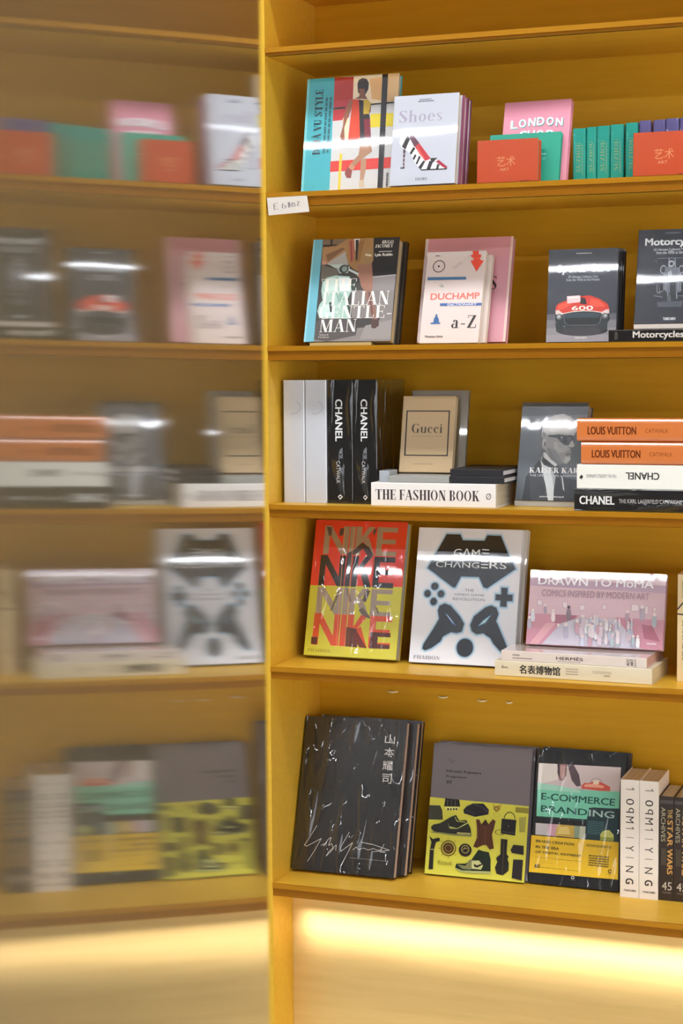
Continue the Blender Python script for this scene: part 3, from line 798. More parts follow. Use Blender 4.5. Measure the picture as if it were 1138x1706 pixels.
  ('p','a8b0b4',[916,564,943,563,948,652,944,705,920,706,913,654]),
  ('l','8c7c8c',1.5,[916,569,912,644]),
  ('e','ecdcd8',234,731,10,21,0,0,360),
  ('p','c4bccc',[223,755,247,753,253,832,250,878,228,879,222,834]),
  ('l','8c7c8c',1.5,[223,759,220,824]),
  ('e','ecdcd8',290,720,12,26,0,0,360),
  ('p','b4acc0',[276,749,306,748,314,845,310,903,282,905,274,848]),
  ('l','8c7c8c',1.5,[276,755,272,836]),
  ('e','ecdcd8',474,617,9,18,0,0,360),
  ('p','c8c8d8',[465,638,485,637,490,704,487,744,469,745,463,706]),
  ('l','8c7c8c',1.5,[465,642,462,698]),
  ('e','ecdcd8',405,594,9,20,0,0,360),
  ('p','b4b4c4',[394,617,417,616,422,689,419,733,399,734,393,691]),
  ('l','8c7c8c',1.5,[394,621,391,682]),
  ('e','ecdcd8',741,795,8,16,0,0,360),
  ('p','d4c0c8',[733,813,751,812,755,872,752,907,736,908,732,873]),
  ('l','8c7c8c',1.5,[733,817,730,866]),
  ('e','ecdcd8',538,801,10,23,0,0,360),
  ('p','b4b4c4',[526,827,551,825,558,909,554,958,531,959,524,911]),
  ('l','8c7c8c',1.5,[526,832,523,901]),
  ('e','ecdcd8',471,848,10,22,0,0,360),
  ('p','c49ca8',[459,873,485,871,491,955,487,1000,464,1000,457,957]),
  ('l','8c7c8c',1.5,[459,878,456,947]),
  ('e','ecdcd8',487,669,7,16,0,0,360),
  ('p','b4b4c4',[479,687,497,686,501,744,498,779,482,780,478,745]),
  ('l','8c7c8c',1.5,[479,690,477,739]),
  ('e','ecdcd8',661,780,11,23,0,0,360),
  ('p','b4b4c4',[649,806,675,804,681,888,677,938,654,940,647,890]),
  ('l','8c7c8c',1.5,[649,811,646,881]),
  ('e','ecdcd8',408,761,10,21,0,0,360),
  ('p','d4c0c8',[397,785,421,784,427,862,424,908,402,909,396,864]),
  ('l','8c7c8c',1.5,[397,790,394,854]),
  ('e','ecdcd8',482,661,7,16,0,0,360),
  ('p','c49ca8',[472,680,492,679,497,741,494,779,476,779,471,743]),
  ('l','8c7c8c',1.5,[473,683,470,735]),
  ('e','ecdcd8',770,731,7,16,0,0,360),
  ('p','b4b4c4',[761,750,780,749,784,811,781,848,764,849,759,813]),
  ('l','8c7c8c',1.5,[761,753,758,805]),
  ('e','ecdcd8',637,824,10,23,0,0,360),
  ('p','d4c0c8',[625,850,651,848,657,932,653,982,630,983,623,934]),
  ('l','8c7c8c',1.5,[625,855,622,924]),
  ('e','ecdcd8',458,712,8,17,0,0,360),
  ('p','e0d0d4',[449,732,468,731,473,794,470,831,453,832,448,795]),
  ('l','8c7c8c',1.5,[449,735,446,788]),
  ('e','ecdcd8',441,671,10,22,0,0,360),
  ('p','e8e4e4',[428,696,454,695,461,778,457,828,434,829,427,780]),
  ('l','8c7c8c',1.5,[429,701,426,770]),
  ('e','ecdcd8',404,715,11,24,0,0,360),
  ('p','d4c0c8',[391,743,419,741,426,832,422,886,397,887,389,834]),
  ('l','8c7c8c',1.5,[391,748,388,823]),
  ('e','ecdcd8',617,717,8,17,0,0,360),
  ('p','a8b8bc',[607,736,627,735,632,800,629,838,611,839,606,801]),
  ('l','8c7c8c',1.5,[607,740,605,794]),
  ('e','ecdcd8',458,711,7,16,0,0,360),
  ('p','a8b8bc',[449,729,468,728,472,788,470,823,453,824,448,789]),
  ('l','8c7c8c',1.5,[449,732,447,782]),
  ('e','ecdcd8',571,635,8,18,0,0,360),
  ('p','d4c0c8',[561,656,582,655,587,723,584,764,565,765,560,725]),
  ('l','8c7c8c',1.5,[561,660,559,717]),
  ('e','ecdcd8',518,738,10,23,0,0,360),
  ('p','e8e4e4',[505,764,532,763,538,849,534,901,510,902,503,851]),
  ('l','8c7c8c',1.5,[505,769,502,841]),
  ('e','ecdcd8',759,777,7,16,0,0,360),
  ('p','d4c0c8',[750,796,769,795,773,856,770,893,753,894,749,858]),
  ('l','8c7c8c',1.5,[750,799,747,851]),
  ('e','ecdcd8',652,648,8,17,0,0,360),
  ('p','c8c8d8',[643,668,663,667,667,731,664,769,647,770,642,732]),
  ('l','8c7c8c',1.5,[643,671,641,725]),
  ('e','ecdcd8',499,594,9,18,0,0,360),
  ('p','e8e4e4',[490,614,510,613,515,679,512,718,494,719,489,681]),
  ('l','8c7c8c',1.5,[490,618,488,673]),
  ('e','ecdcd8',786,838,10,21,0,0,360),
  ('p','b4b4c4',[775,862,799,860,804,939,800,986,779,987,773,941]),
  ('l','8c7c8c',1.5,[775,867,772,932]),
  ('e','ecdcd8',373,667,11,24,0,0,360),
  ('p','c49ca8',[360,694,388,693,394,783,391,836,366,837,358,785]),
  ('l','8c7c8c',1.5,[360,700,357,774]),
  ('e','ecdcd8',674,816,10,22,0,0,360),
  ('p','a8b8bc',[661,842,687,840,693,925,689,975,666,976,660,927]),
  ('l','8c7c8c',1.5,[661,847,658,917]),
  ('e','ecdcd8',746,661,7,16,0,0,360),
  ('p','e0d0d4',[738,679,756,678,760,737,757,772,741,773,736,738]),
  ('l','8c7c8c',1.5,[738,683,735,731]),
  ('e','ecdcd8',502,655,9,20,0,0,360),
  ('p','c8c8d8',[491,678,514,677,520,752,516,796,495,797,490,753]),
  ('l','8c7c8c',1.5,[491,682,488,745]),
  ('e','ecdcd8',518,594,7,14,0,0,360),
  ('p','c8c8d8',[511,610,527,609,531,663,529,695,514,696,510,664]),
  ('l','8c7c8c',1.5,[511,613,509,658]),
  ('e','ecdcd8',540,806,11,23,0,0,360),
  ('p','d4c0c8',[527,833,555,831,562,921,558,974,533,976,526,923]),
  ('l','8c7c8c',1.5,[527,838,524,913]),
  ('e','ecdcd8',417,873,8,18,0,0,360),
  ('p','c8c8d8',[407,894,428,892,433,960,430,1000,411,1000,406,962]),
  ('l','8c7c8c',1.5,[407,898,404,954]),
  ('e','ecdcd8',416,603,10,22,0,0,360),
  ('p','d4c0c8',[404,628,429,626,435,707,432,755,409,756,403,709]),
  ('l','8c7c8c',1.5,[404,632,401,699]),
  ('e','ecdcd8',680,626,7,14,0,0,360),
  ('p','e0d0d4',[673,642,689,641,693,695,690,726,676,727,672,696]),
  ('l','8c7c8c',1.5,[673,645,671,689]),
  ('e','ecdcd8',638,678,6,14,0,0,360),
  ('p','c49ca8',[630,694,647,693,650,746,648,777,633,778,629,747]),
  ('l','8c7c8c',1.5,[630,697,628,741]),
  ('e','ecdcd8',617,802,8,18,0,0,360),
  ('p','c8c8d8',[607,822,627,821,632,888,629,928,611,929,605,890]),
  ('l','8c7c8c',1.5,[607,826,604,882]),
  ('e','ecdcd8',589,651,8,18,0,0,360),
  ('p','e8e4e4',[579,672,599,671,604,738,601,778,583,779,577,740]),
  ('l','8c7c8c',1.5,[579,676,576,732]),
  ('e','ecdcd8',469,712,10,20,0,0,360),
  ('p','e0d0d4',[458,735,482,734,487,811,484,856,463,858,457,813]),
  ('l','8c7c8c',1.5,[458,740,455,804]),
  ('e','ecdcd8',754,722,6,14,0,0,360),
  ('p','b4b4c4',[746,738,762,737,766,789,763,820,749,821,745,790]),
  ('l','8c7c8c',1.5,[746,741,744,784]),
  ('e','ecdcd8',486,732,10,22,0,0,360),
  ('p','e0d0d4',[474,757,499,756,505,837,502,886,479,887,473,839]),
  ('l','8c7c8c',1.5,[474,762,471,830]),
  ('e','ecdcd8',769,619,6,14,0,0,360),
  ('p','b4b4c4',[761,635,777,635,781,688,779,719,764,720,760,689]),
  ('l','8c7c8c',1.5,[761,639,759,683]),
  ('e','ecdcd8',635,862,8,18,0,0,360),
  ('p','a8b8bc',[625,883,646,881,650,948,647,988,629,989,624,950]),
  ('l','8c7c8c',1.5,[625,887,623,942]),
  ('e','ecdcd8',674,798,10,21,0,0,360),
  ('p','e0d0d4',[663,822,687,821,693,901,689,948,667,949,661,902]),
  ('l','8c7c8c',1.5,[663,827,659,893]),
  ('e','ecdcd8',548,699,10,23,0,0,360),
  ('p','d4c0c8',[535,726,562,724,568,812,564,864,540,865,533,814]),
  ('l','8c7c8c',1.5,[535,731,532,804]),
  ('e','ecdcd8',788,836,8,17,0,0,360),
  ('p','a8b8bc',[779,855,798,854,802,917,799,955,782,956,777,919]),
  ('l','8c7c8c',1.5,[779,859,776,912]),
  ('e','ecdcd8',591,841,7,17,0,0,360),
  ('p','e0d0d4',[581,860,601,859,606,922,603,960,585,961,580,924]),
  ('l','8c7c8c',1.5,[582,864,579,917]),
  ('e','ecdcd8',615,764,9,20,0,0,360),
  ('p','b4b4c4',[604,787,627,786,633,864,630,910,608,911,602,865]),
  ('l','8c7c8c',1.5,[604,792,601,856]),
  ('e','ecdcd8',525,696,8,19,0,0,360),
  ('p','c49ca8',[514,718,536,717,542,788,538,830,519,831,513,789]),
  ('l','8c7c8c',1.5,[515,722,512,781]),
  ('e','ecdcd8',820,839,10,20,0,0,360),
  ('p','e8e4e4',[809,862,833,861,838,937,834,982,813,983,808,939]),
  ('l','8c7c8c',1.5,[809,867,806,930]),
  ('t', 'f4f0f4', 'DRAWN TO MoMA', 66, 90, 915, 198, 0, 's', 1, 'title'),
  ('t', '94788c', 'COMICS INSPIRED BY MODERN ART', 99, 264, 886, 352, 0, 's', 0, 'subtitle'),
  ('t', 'f4f0f4', 'MoMA', 888, 914, 956, 938, 0, 's', 1, 'publisher_lettering'),
 ],
 'yohji': [
  ('t', 'd8d4d0', '山', 798, 86, 895, 147, 0, 's', 0, 'title'),
  ('t', 'd8d4d0', '本', 803, 174, 900, 230, 0, 's', 0, 'title'),
  ('t', 'd8d4d0', '耀', 798, 259, 896, 319, 0, 's', 0, 'title'),
  ('t', 'd8d4d0', '司', 804, 344, 897, 404, 0, 's', 0, 'title'),
  ('l','cfcac4',4,[213,709,159,782,108,843,133,848,268,790,214,871,154,945]),
  ('l','cfcac4',4,[272,836,308,820,299,838,339,789,364,779,346,831,377,817,396,849,332,900,352,873,421,822,419,857]),
  ('l','cfcac4',4,[536,734,465,836,471,861,578,799,531,879,483,955]),
  ('l','cfcac4',4,[584,845,617,825,642,840,687,827,736,837,780,824,828,834,864,823]),
  ('l','cfcac4',4,[662,792,777,800,939,826,783,845]),
  ('l','cfcac4',4,[882,790,850,843,901,841]),
  ('d','8a8680',563,898,941,895,1,0),
  ('d','6a6660',696,929,871,928,1,0),
 ],
 'fragment': [
  ('p','d2cc4c',[0,418,1000,429,1000,1000,0,1000]),
  ('l','4a464a',4,[155,127,181,117,196,150]),
  ('l','4a464a',5,[194,138,232,125]),
  ('t', '37333a', 'Hiroshi Fujiwara', 151, 197, 504, 224, 0, 's', 1, 'title'),
  ('t', '37333a', 'Fragment', 150, 240, 359, 262, 0, 's', 1, 'title'),
  ('t', '37333a', '#2', 154, 277, 213, 305, 0, 's', 1, 'title'),
  ('p','3c3c30',[0,480,109,476,136,511,148,583,0,590]),
  ('p','26221e',[157,418,299,420,314,473,151,481]),
  ('p','e0dc88',[158,483,309,476,280,505,177,506]),
  ('p','26221e',[184,492,202,492,202,507,186,507]),
  ('p','26221e',[214,490,231,490,231,505,215,505]),
  ('p','26221e',[243,489,260,488,260,504,244,503]),
  ('p','26221e',[268,487,286,487,286,502,270,501]),
  ('l','8a8878',3,[182,431,184,473]),
  ('l','8a8878',3,[224,428,224,470]),
  ('l','8a8878',3,[261,426,262,468]),
  ('p','221e26',[349,495,378,467,440,441,547,436,605,478,602,515,471,541,357,521]),
  ('l','5a5660',4,[451,446,538,465,594,493]),
  ('l','5a5660',3,[370,492,446,507,470,533]),
  ('p','b49838',[642,433,669,449,726,431,718,469,683,492,650,474]),
  ('e','7a6420',682,468,26,20,8,0,360),
  ('e','c8b840',688,511,35,17,6,0,360),
  ('p','8c8430',[868,444,1000,444,1000,484,871,482]),
  ('p','a09c48',[910,520,981,508,978,625,922,629]),
  ('p','2a2a22',[34,642,59,624,123,612,226,557,278,539,314,579,388,571,436,631,449,691,250,696,88,685,40,662]),
  ('p','8a8c58',[54,677,249,683,448,681,449,693,250,697,34,686]),
  ('p','b8c070',[200,601,217,628,298,638,408,583,411,593,299,644,224,645]),
  ('l','d0cc60',6,[268,554,293,585,379,587]),
  ('p','b4b070',[301,668,439,666,440,678,302,680]),
  ('p','55301e',[483,558,517,558,541,594,577,552,612,589,651,547,680,559,669,615,652,663,681,766,638,777,604,746,573,747,512,773,473,766,505,697,499,627]),
  ('l','7c5034',4,[579,566,588,738]),
  ('l','3a1e12',4,[517,586,540,734]),
  ('l','3a1e12',4,[643,577,634,727]),
  ('p','3a1e12',[544,592,577,552,610,587,582,601]),
  ('p','201e20',[739,538,885,539,883,657,740,649]),
  ('e','2c2a20',817,533,56,51,5,180,360),
  ('e','2c2a20',731,642,50,20,5,0,360),
  ('l','6c6c60',3,[752,633,876,640]),
  ('e','6a6a66',811,590,7,7,0,0,360),
  ('p','26221e',[745,689,810,691,811,799,832,817,823,837,839,866,840,921,786,960,724,952,703,908,725,861,707,838,749,804]),
  ('l','6c6848',3,[777,693,781,954]),
  ('l','6c6848',3,[719,814,712,860]),
  ('e','6a5220',226,794,78,60,9,0,360),
  ('e','4c3018',226,794,55,42,0,0,360),
  ('e','8c7030',226,794,36,28,6,0,360),
  ('e','302420',396,797,65,49,0,0,360),
  ('e','a09850',396,791,40,31,6,0,360),
  ('l','c8c070',6,[377,796,391,779,419,788]),
  ('l','8a7830',5,[311,787,327,786]),
  ('l','8a7830',5,[290,835,303,843]),
  ('l','8a7830',5,[233,859,234,871]),
  ('l','8a7830',5,[171,844,160,854]),
  ('l','8a7830',5,[141,800,124,801]),
  ('l','8a7830',5,[161,751,148,743]),
  ('l','8a7830',5,[219,728,218,715]),
  ('l','8a7830',5,[281,743,292,733]),
  ('p','26221e',[21,712,61,736,124,720,139,742,96,757,80,815,84,963,41,965,40,816,51,760]),
  ('p','8c8858',[42,810,86,808,86,818,42,819]),
  ('p','1e2a20',[529,785,577,793,634,797,656,849,665,957,382,964,308,933,316,905,408,898,468,863]),
  ('p','a8ac6c',[311,937,381,951,663,939,665,959,383,967,309,945]),
  ('p','7c7c54',[325,909,409,915,447,865,520,867,464,940,380,939]),
  ('p','c0c084',[469,875,541,865,586,900,568,932,474,932]),
  ('p','1e1c1c',[491,892,523,904,645,861,530,920,498,915]),
  ('p','2a2426',[846,767,872,725,975,727,979,793,866,787]),
  ('l','8c8448',4,[856,788,979,796]),
  ('p','2a2626',[881,834,976,831,976,985,877,972]),
  ('t', '8c8430', 'Rizzoli', 129, 891, 270, 921, 0, 's', 0, 'publisher_lettering'),
 ],
 'ecom': [
  ('p','d2c4c6',[28,102,950,86,953,282,29,267]),
  ('p','e4dcd8',[28,102,245,98,256,215,32,263]),
  ('p','8c6c6e',[245,98,350,92,347,178,318,222,273,218,245,163]),
  ('p','5c4c56',[350,92,423,92,491,167,520,248,470,255,411,211,378,145]),
  ('p','c09c98',[268,107,329,103,330,179,300,212,272,176]),
  ('p','4c3c48',[239,98,269,100,277,198,254,177]),
  ('p','d45a4c',[527,243,556,222,600,223,687,197,776,217,846,238,848,275,525,268]),
  ('e','8c7c80',690,212,64,31,5,180,360),
  ('p','f0a890',[557,237,667,221,778,235,768,251,559,252]),
  ('p','f4e0c8',[654,200,720,198,716,225,656,227]),
  ('p','7cd0b4',[28,252,260,260,517,278,955,267,957,392,626,405,611,493,42,502]),
  ('p','a4dcc8',[28,252,260,260,517,278,518,300,31,300]),
  ('p','1e3a40',[669,400,957,394,966,640,599,646,608,493,627,418]),
  ('d','4a7078',622,499,803,601,8,0),
  ('d','2a6458',59,509,600,501,3,0),
  ('p','c8c4c8',[39,554,185,552,186,640,44,640]),
  ('p','c89cb0',[185,552,288,549,286,639,186,640]),
  ('p','c8a850',[288,549,474,548,481,638,264,637]),
  ('p','e0c878',[312,568,409,560,436,616,295,620]),
  ('p','8ca08c',[474,548,539,547,541,636,481,638]),
  ('p','c4c8b4',[539,547,601,546,603,646,536,640]),
  ('p','c8cc70',[768,593,800,565,864,556,915,588,921,631,773,636]),
  ('p','98a048',[769,611,919,610,921,635,771,638]),
  ('p','ebc22c',[0,648,977,639,993,912,0,923]),
  ('t', '1d544c', 'E-COMMERCE', 83, 323, 909, 375, 0, 's', 1, 'title'),
  ('t', '1d544c', 'BRAND', 88, 417, 611, 465, 0, 's', 1, 'title'),
  ('t', 'a8c8c4', 'ING', 629, 418, 910, 468, 0, 's', 1, 'title'),
  ('t', '3a3016', 'BRAND CREATION', 56, 677, 487, 697, 0, 's', 1, 'subtitle'),
  ('t', '3a3016', 'IN THE ERA', 59, 720, 323, 740, 0, 's', 1, 'subtitle'),
  ('t', '3a3016', 'OF DIGITAL PAYMENT', 59, 759, 571, 776, 0, 's', 1, 'subtitle'),
  ('d','7a6420',59,810,582,806,2,0),
  ('d','7a6420',58,844,370,843,1,0),
  ('t', '4a3c14', '60', 59, 858, 123, 887, 0, 's', 1, 'subtitle'),
  ('d','5a4a18',129,878,556,881,1,0),
  ('d','7a6420',623,673,905,693,3,0),
  ('d','6a5418',658,749,882,836,5,0),
  ('e','4a3c14',901,859,21,15,6,0,360),
  ('d','7a6420',852,884,943,882,1,0),
  ('e','c8c8c4',496,932,19,13,7,0,360),
  ('d','8c8c88',455,952,535,951,1,0),
 ],
 'gucci': [
  ('p','2a2420',[83,189,901,189,903,204,85,204]),
  ('p','2a2420',[90,772,907,772,905,787,88,787]),
  ('p','2a2420',[83,189,107,189,115,787,88,787]),
  ('p','2a2420',[877,189,901,189,908,787,885,787]),
  ('t', '4a4238', 'Gucci', 203, 363, 783, 486, 0, 'd', 0, 'title'),
  ('d','a89070',222,520,781,535,1,0),
  ('d','b09878',416,678,670,690,1,0),
  ('d','a08a68',267,885,646,900,1,0),
 ],
}

def shown(key, name, label, col, kind='gloss', pg='d8ccb4', group=None, r=0.0015, printkind=None, **kw):
    x, y, z, w, h, t, lean, yw = PLACE[key]
    o = book(name, label, M_front(x, y, z, lean, yw, t), w, h, t, col, kind, pg, group, r, **kw)
    if key in ART:
        p = face_front(w, h); p.art(ART[key]); p.flush(o, printkind or kind)
    return o
def behind(key, k, name, label, col, kind='gloss', pg='d8ccb4', group=None, dx=0.0, dz=1.0, gap=0.0012, t2=None, **kw):
    x, y, z, w, h, t, lean, yw = PLACE[key]; t2 = t2 or t
    yy = y + (t + gap) / math.cos(lean) + (k - 1) * (t2 + gap) / math.cos(lean)
    return book(name, label, M_front(x + dx, yy, z, lean, yw, t2), w, h * dz, t2, col, kind, pg, group, **kw)

# ------------------------------------------------------------------ the room
def wood(name, col, grain=(2.5, 40, 40)):
    mt, t, b = nt(name)
    co = add(t, 'ShaderNodeTexCoord'); mp = add(t, 'ShaderNodeMapping'); mp.inputs['Scale'].default_value = grain
    t.links.new(co.outputs['Object'], mp.inputs[0])
    n = add(t, 'ShaderNodeTexNoise'); n.inputs['Scale'].default_value = 1.5; n.inputs['Detail'].default_value = 3
    t.links.new(mp.outputs[0], n.inputs['Vector'])
    c = lin(col); r = add(t, 'ShaderNodeValToRGB')
    r.color_ramp.elements[0].position = .25; r.color_ramp.elements[0].color = (c[0] * .9, c[1] * .88, c[2] * .82, 1)
    r.color_ramp.elements[1].position = .75; r.color_ramp.elements[1].color = (*c, 1)
    t.links.new(n.outputs[0], r.inputs[0]); t.links.new(r.outputs[0], b.inputs['Base Color'])
    b.inputs['Specular IOR Level'].default_value = 0.2; b.inputs['Roughness'].default_value = 0.40; b.inputs['Metallic'].default_value = 0.25
    return mt
OCHRE = wood('ochre_brushed_lacquer', 'e2b33a')
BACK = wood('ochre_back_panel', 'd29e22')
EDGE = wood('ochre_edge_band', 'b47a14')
RAIL_SHADED = wood('ochre_rail_shaded', '9a6008')  # darkened ochre, the nosing's overhang shadow put into the colour
WALLM = simple('wall_paint', '5c564c', .8)
def struct(name, *a, mat=WALLM):
    o = box(name, *a, mat); o['kind'] = 'structure'; return o
struct('floor', -5.5, 6.5, -8.6, .5, FLOOR - .1, FLOOR, mat=simple('floor_stone', 'e2dccc', .5))
struct('ceiling', -5.5, 6.5, -8.6, .5, 4.0, 4.1, mat=simple('ceiling_paint', '343433', .8))
struct('wall_back', -5.5, 6.5, -8.7, -8.6, FLOOR, 4.0)
struct('wall_front', -5.5, 6.5, .36, .46, FLOOR, 4.0)
struct('wall_left', -5.6, -5.5, -8.6, .5, FLOOR, 4.0)
struct('wall_right', 6.5, 6.6, -8.6, .5, FLOOR, 4.0)
GLOW_MAT = simple('fill_glow_white', 'ffffff', .4, emit='f2f6ff', estr=FILL_GLOW)  # unseen glowing panels added to fill the shelves with light
FRAME = simple('fill_frame_white', 'c8c8c4', .5)
def fill_panel(name, horiz, a0, a1, z0, z1, n):
    o = empty(name, 'x', 'x'); del o['label']; del o['category']; o['kind'] = 'structure'
    f = []
    for i in range(n + 1):
        a = a0 + (a1 - a0) * i / n
        bb = (a - .03, a + .03, -8.598, -8.54, z0, z1) if horiz else (6.44, 6.498, a - .03, a + .03, z0, z1)
        box('fill_bar', *bb, FRAME, o)
        if i < n:
            b0, b1 = a + .031, a + (a1 - a0) / n - .031
            box('fill_pane', *((b0, b1, -8.58, -8.57, z0, z1) if horiz else (6.47, 6.48, b0, b1, z0, z1)), GLOW_MAT, o)
fill_panel('fill_panel_1', False, -7.8, -.6, -1.45, .9, 5)
fill_panel('fill_panel_2', True, 1.6, 6.3, -1.45, .9, 4)

for (y, z, x0, x1, wd, L), lab in zip(LAMPS, ('long white strip light on the ceiling far back in the shop', 'wide white light panel on the ceiling close to the bookcase', 'lower hanging strip light at the far end of the shop')):
    o = empty('ceiling_light', lab, 'lamp'); o.location = ((x0 + x1) / 2, y, 4.0)
    hx = (x1 - x0) / 2
    box('housing', -hx - .03, hx + .03, -wd / 2 - .02, wd / 2 + .02, z - 4.0 + .012, z - 4.0 + .05, simple('lamp_white', 'd8d8d8', .5), o)
    for sx in (-hx * .8, hx * .8): box('suspension_rod', sx - .006, sx + .006, -.006, .006, z - 4.0 + .051, -.001, simple('lamp_white', 'd8d8d8', .5), o)
    box('diffuser', -hx, hx, -wd / 2, wd / 2, z - 4.0, z - 4.0 + .01, simple('tube_%d' % L, 'ffffff', .5, emit='f4f8ff', estr=L), o)

# ------------------------------------------------------------------ the bookcase
D = 0.318; XR = 1.75
bc = empty('bookcase', 'built-in ochre yellow bookcase with open shelves full of books', 'bookcase'); bc.location = (0, 0, FLOOR)
def part(name, x0, x1, y0, y1, z0, z1, mat=OCHRE, parent=bc, bev=.0008): return box(name, x0, x1, y0, y1, z0 - FLOOR, z1 - FLOOR, mat, parent, bev)
part('side_panel', -.035, 0, 0, D + .02, FLOOR + .001, 1.12)
part('side_panel', XR, XR + .035, 0, D + .02, FLOOR + .001, 1.12)
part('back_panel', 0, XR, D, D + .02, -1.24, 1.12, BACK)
SH = [(.7195, .7022), (.395, .3634), (.0476, .0149), (-.3161, -.3462), (-.6943, -.7228), (-1.2081, -1.2387), (.90, .87)]  # last board is unseen, set low to shade the back panel below it
channel = simple('light_channel_metal', '4a3c28', .25, .8)
for zt, zb in SH:
    b_ = part('shelf_board', 0, XR, .005, D, zb, zt - .0003)
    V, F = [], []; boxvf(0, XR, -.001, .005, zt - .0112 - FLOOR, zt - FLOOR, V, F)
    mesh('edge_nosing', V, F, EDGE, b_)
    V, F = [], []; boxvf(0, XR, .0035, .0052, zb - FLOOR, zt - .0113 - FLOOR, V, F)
    mesh('edge_rail', V, F, RAIL_SHADED, b_)
    V, F = [], []; boxvf(.004, XR - .004, .0085, .0135, zb - .0009 - FLOOR, zb + .0002 - FLOOR, V, F)
    mesh('light_channel', V, F, channel, b_)
part('base_dark_strip', 0, XR, .124, .145, -1.276, -1.2392, BACK)  # ochre strip added to darken the zone above the LED glow
part('base_panel', 0, XR, .125, .145, FLOOR + .001, -1.2762, wood('base_laminate', 'e2c280'))
led = part('led_strip', .02, XR - .02, .030, .042, -1.2437, -1.2390, simple('led_white', 'ffffff', .5, emit='fff2d0', estr=1.0), bc, 0)
ld = bpy.data.lights.new('led_light', 'AREA'); ld.shape = 'RECTANGLE'; ld.size = XR - .06; ld.size_y = .008; ld.energy = LED_POWER; ld.color = (1, .97, 1); ld.spread = R(38)
lo = bpy.data.objects.new('led_light', ld); COL.objects.link(lo); lo.parent = bc; lo.location = (XR / 2, .036, -1.2443 - FLOOR); lo.rotation_euler = (R(42), 0, 0)

# ------------------------------------------------------------------ polished metal column beside the bookcase
def steel():
    mt, t, b = nt('polished_panel')
    b.inputs['Base Color'].default_value = (.125, .096, .054, 1); b.inputs['Roughness'].default_value = .042
    b.inputs['IOR'].default_value = 1.7
    co = add(t, 'ShaderNodeTexCoord'); mp = add(t, 'ShaderNodeMapping'); mp.inputs['Scale'].default_value = (1, 1, .02)
    t.links.new(co.outputs['Object'], mp.inputs[0])
    n = add(t, 'ShaderNodeTexNoise'); n.inputs['Scale'].default_value = 260; n.inputs['Detail'].default_value = 2
    t.links.new(mp.outputs[0], n.inputs['Vector'])
    bp = add(t, 'ShaderNodeBump'); bp.inputs['Strength'].default_value = .05; bp.inputs['Distance'].default_value = .0003
    t.links.new(n.outputs[0], bp.inputs['Height']); t.links.new(bp.outputs[0], b.inputs['Normal'])
    return mt
fr = Vector((math.sin(yaw), math.cos(yaw), 0)); rr = Vector((math.cos(yaw), -math.sin(yaw), 0))
col = empty('column', 'square column clad in a slightly bowed polished metal panel that mirrors the bookcase', 'column')
base = CAM + fr * .6 - rr * .3; col.location = (base.x, base.y, FLOOR)
E0, T0, KK, TW = .10, .0332, -.0123, -.0102
S1, S0 = 1.4728, -.35
def xs(s, z): return -E0 + T0 * s + KK * s * s / 2 + TW * z * (s - S1)
V = []; F = []; ns, nz = 48, 40
for j in range(nz + 1):
    z = FLOOR + .001 + (4.0 - .002 - FLOOR) * j / nz
    for i in range(ns + 1):
        s = S0 + (S1 - S0) * i / ns; zz = max(-.6, min(.6, z))
        p = CAM + fr * s + rr * xs(s, zz); V.append((p.x - base.x, p.y - base.y, z - FLOOR))
for j in range(nz):
    for i in range(ns):
        a = j * (ns + 1) + i; F.append((a, a + ns + 1, a + ns + 2, a + 1))
mesh('mirror_panel', V, F, steel(), col, smooth=True)
V = []
for z in (.001, 4.0 - .002 - FLOOR):
    for s, x in ((S0, xs(S0, 0) - .012), (S1, xs(S1, 0) - .004), (S1, xs(S1, 0) - .5), (S0, xs(S0, 0) - .5)):
        p = CAM + fr * s + rr * x; V.append((p.x - base.x, p.y - base.y, z))
mesh('column_core', V, [(0, 1, 2, 3), (7, 6, 5, 4), (0, 4, 5, 1), (1, 5, 6, 2), (2, 6, 7, 3), (3, 7, 4, 0)], simple('column_side', '6c6050', .5), col)

# ------------------------------------------------------------------ row 1
Z1, Z2, Z3, Z4, Z5 = .395, .0476, -.3161, -.6943, -1.2081
def spine_text(o, t, h, items, kind='gloss'):
    p = face_spine(t, h)
    for it in items:
        if it[0] == 't': _, grp, s, u0, v0, u1, v1, rot, f, bd, c = it; p.text(grp, s, u0, v0, u1, v1, rot, f, bd, c)
        elif it[0] == 'p': p.poly('spine_art', it[1], it[2])
        elif it[0] == 'd': _, u0, v0, u1, v1, n, c = it; p.dashes('small_print', u0, v0, u1, v1, n, 90, c)
    p.flush(o, kind)

shown('dejavu', 'art_book', 'large book with teal band and woman in a colour-block dress, top row', '3fa9b4', 'gloss', r=.002)
shown('shoes', 'art_book', 'white book with a striped high heel shoe, front of its stack, top row', 'bebfc6', 'gloss', b=.0015, group='shoe books on the top row')
behind('shoes', 1, 'art_book', 'book with plum pink board directly behind the white high-heel book', '8c4a64', dz=.985, dx=.006, group='shoe books on the top row', pg='d0b8c0')
behind('shoes', 2, 'art_book', 'book with violet board rearmost behind the white high-heel book', '7a3a62', dz=.975, dx=.008, group='shoe books on the top row', pg='e4dcdc', gap=.002)
x, y, z, w, h, t, lean, yw = PLACE['london']; PLACE['london'] = (x, y + .005, z, w, h, t, lean, yw)
shown('london', 'art_book', 'pink book with arched white title lettering behind the orange card box on the top row', 'd98a9c', 'matte', pg='e0b8c0')
shown('green', 'art_book', 'thin emerald green book between the pink book and the left orange book', '0f9478', 'matte', b=.002)
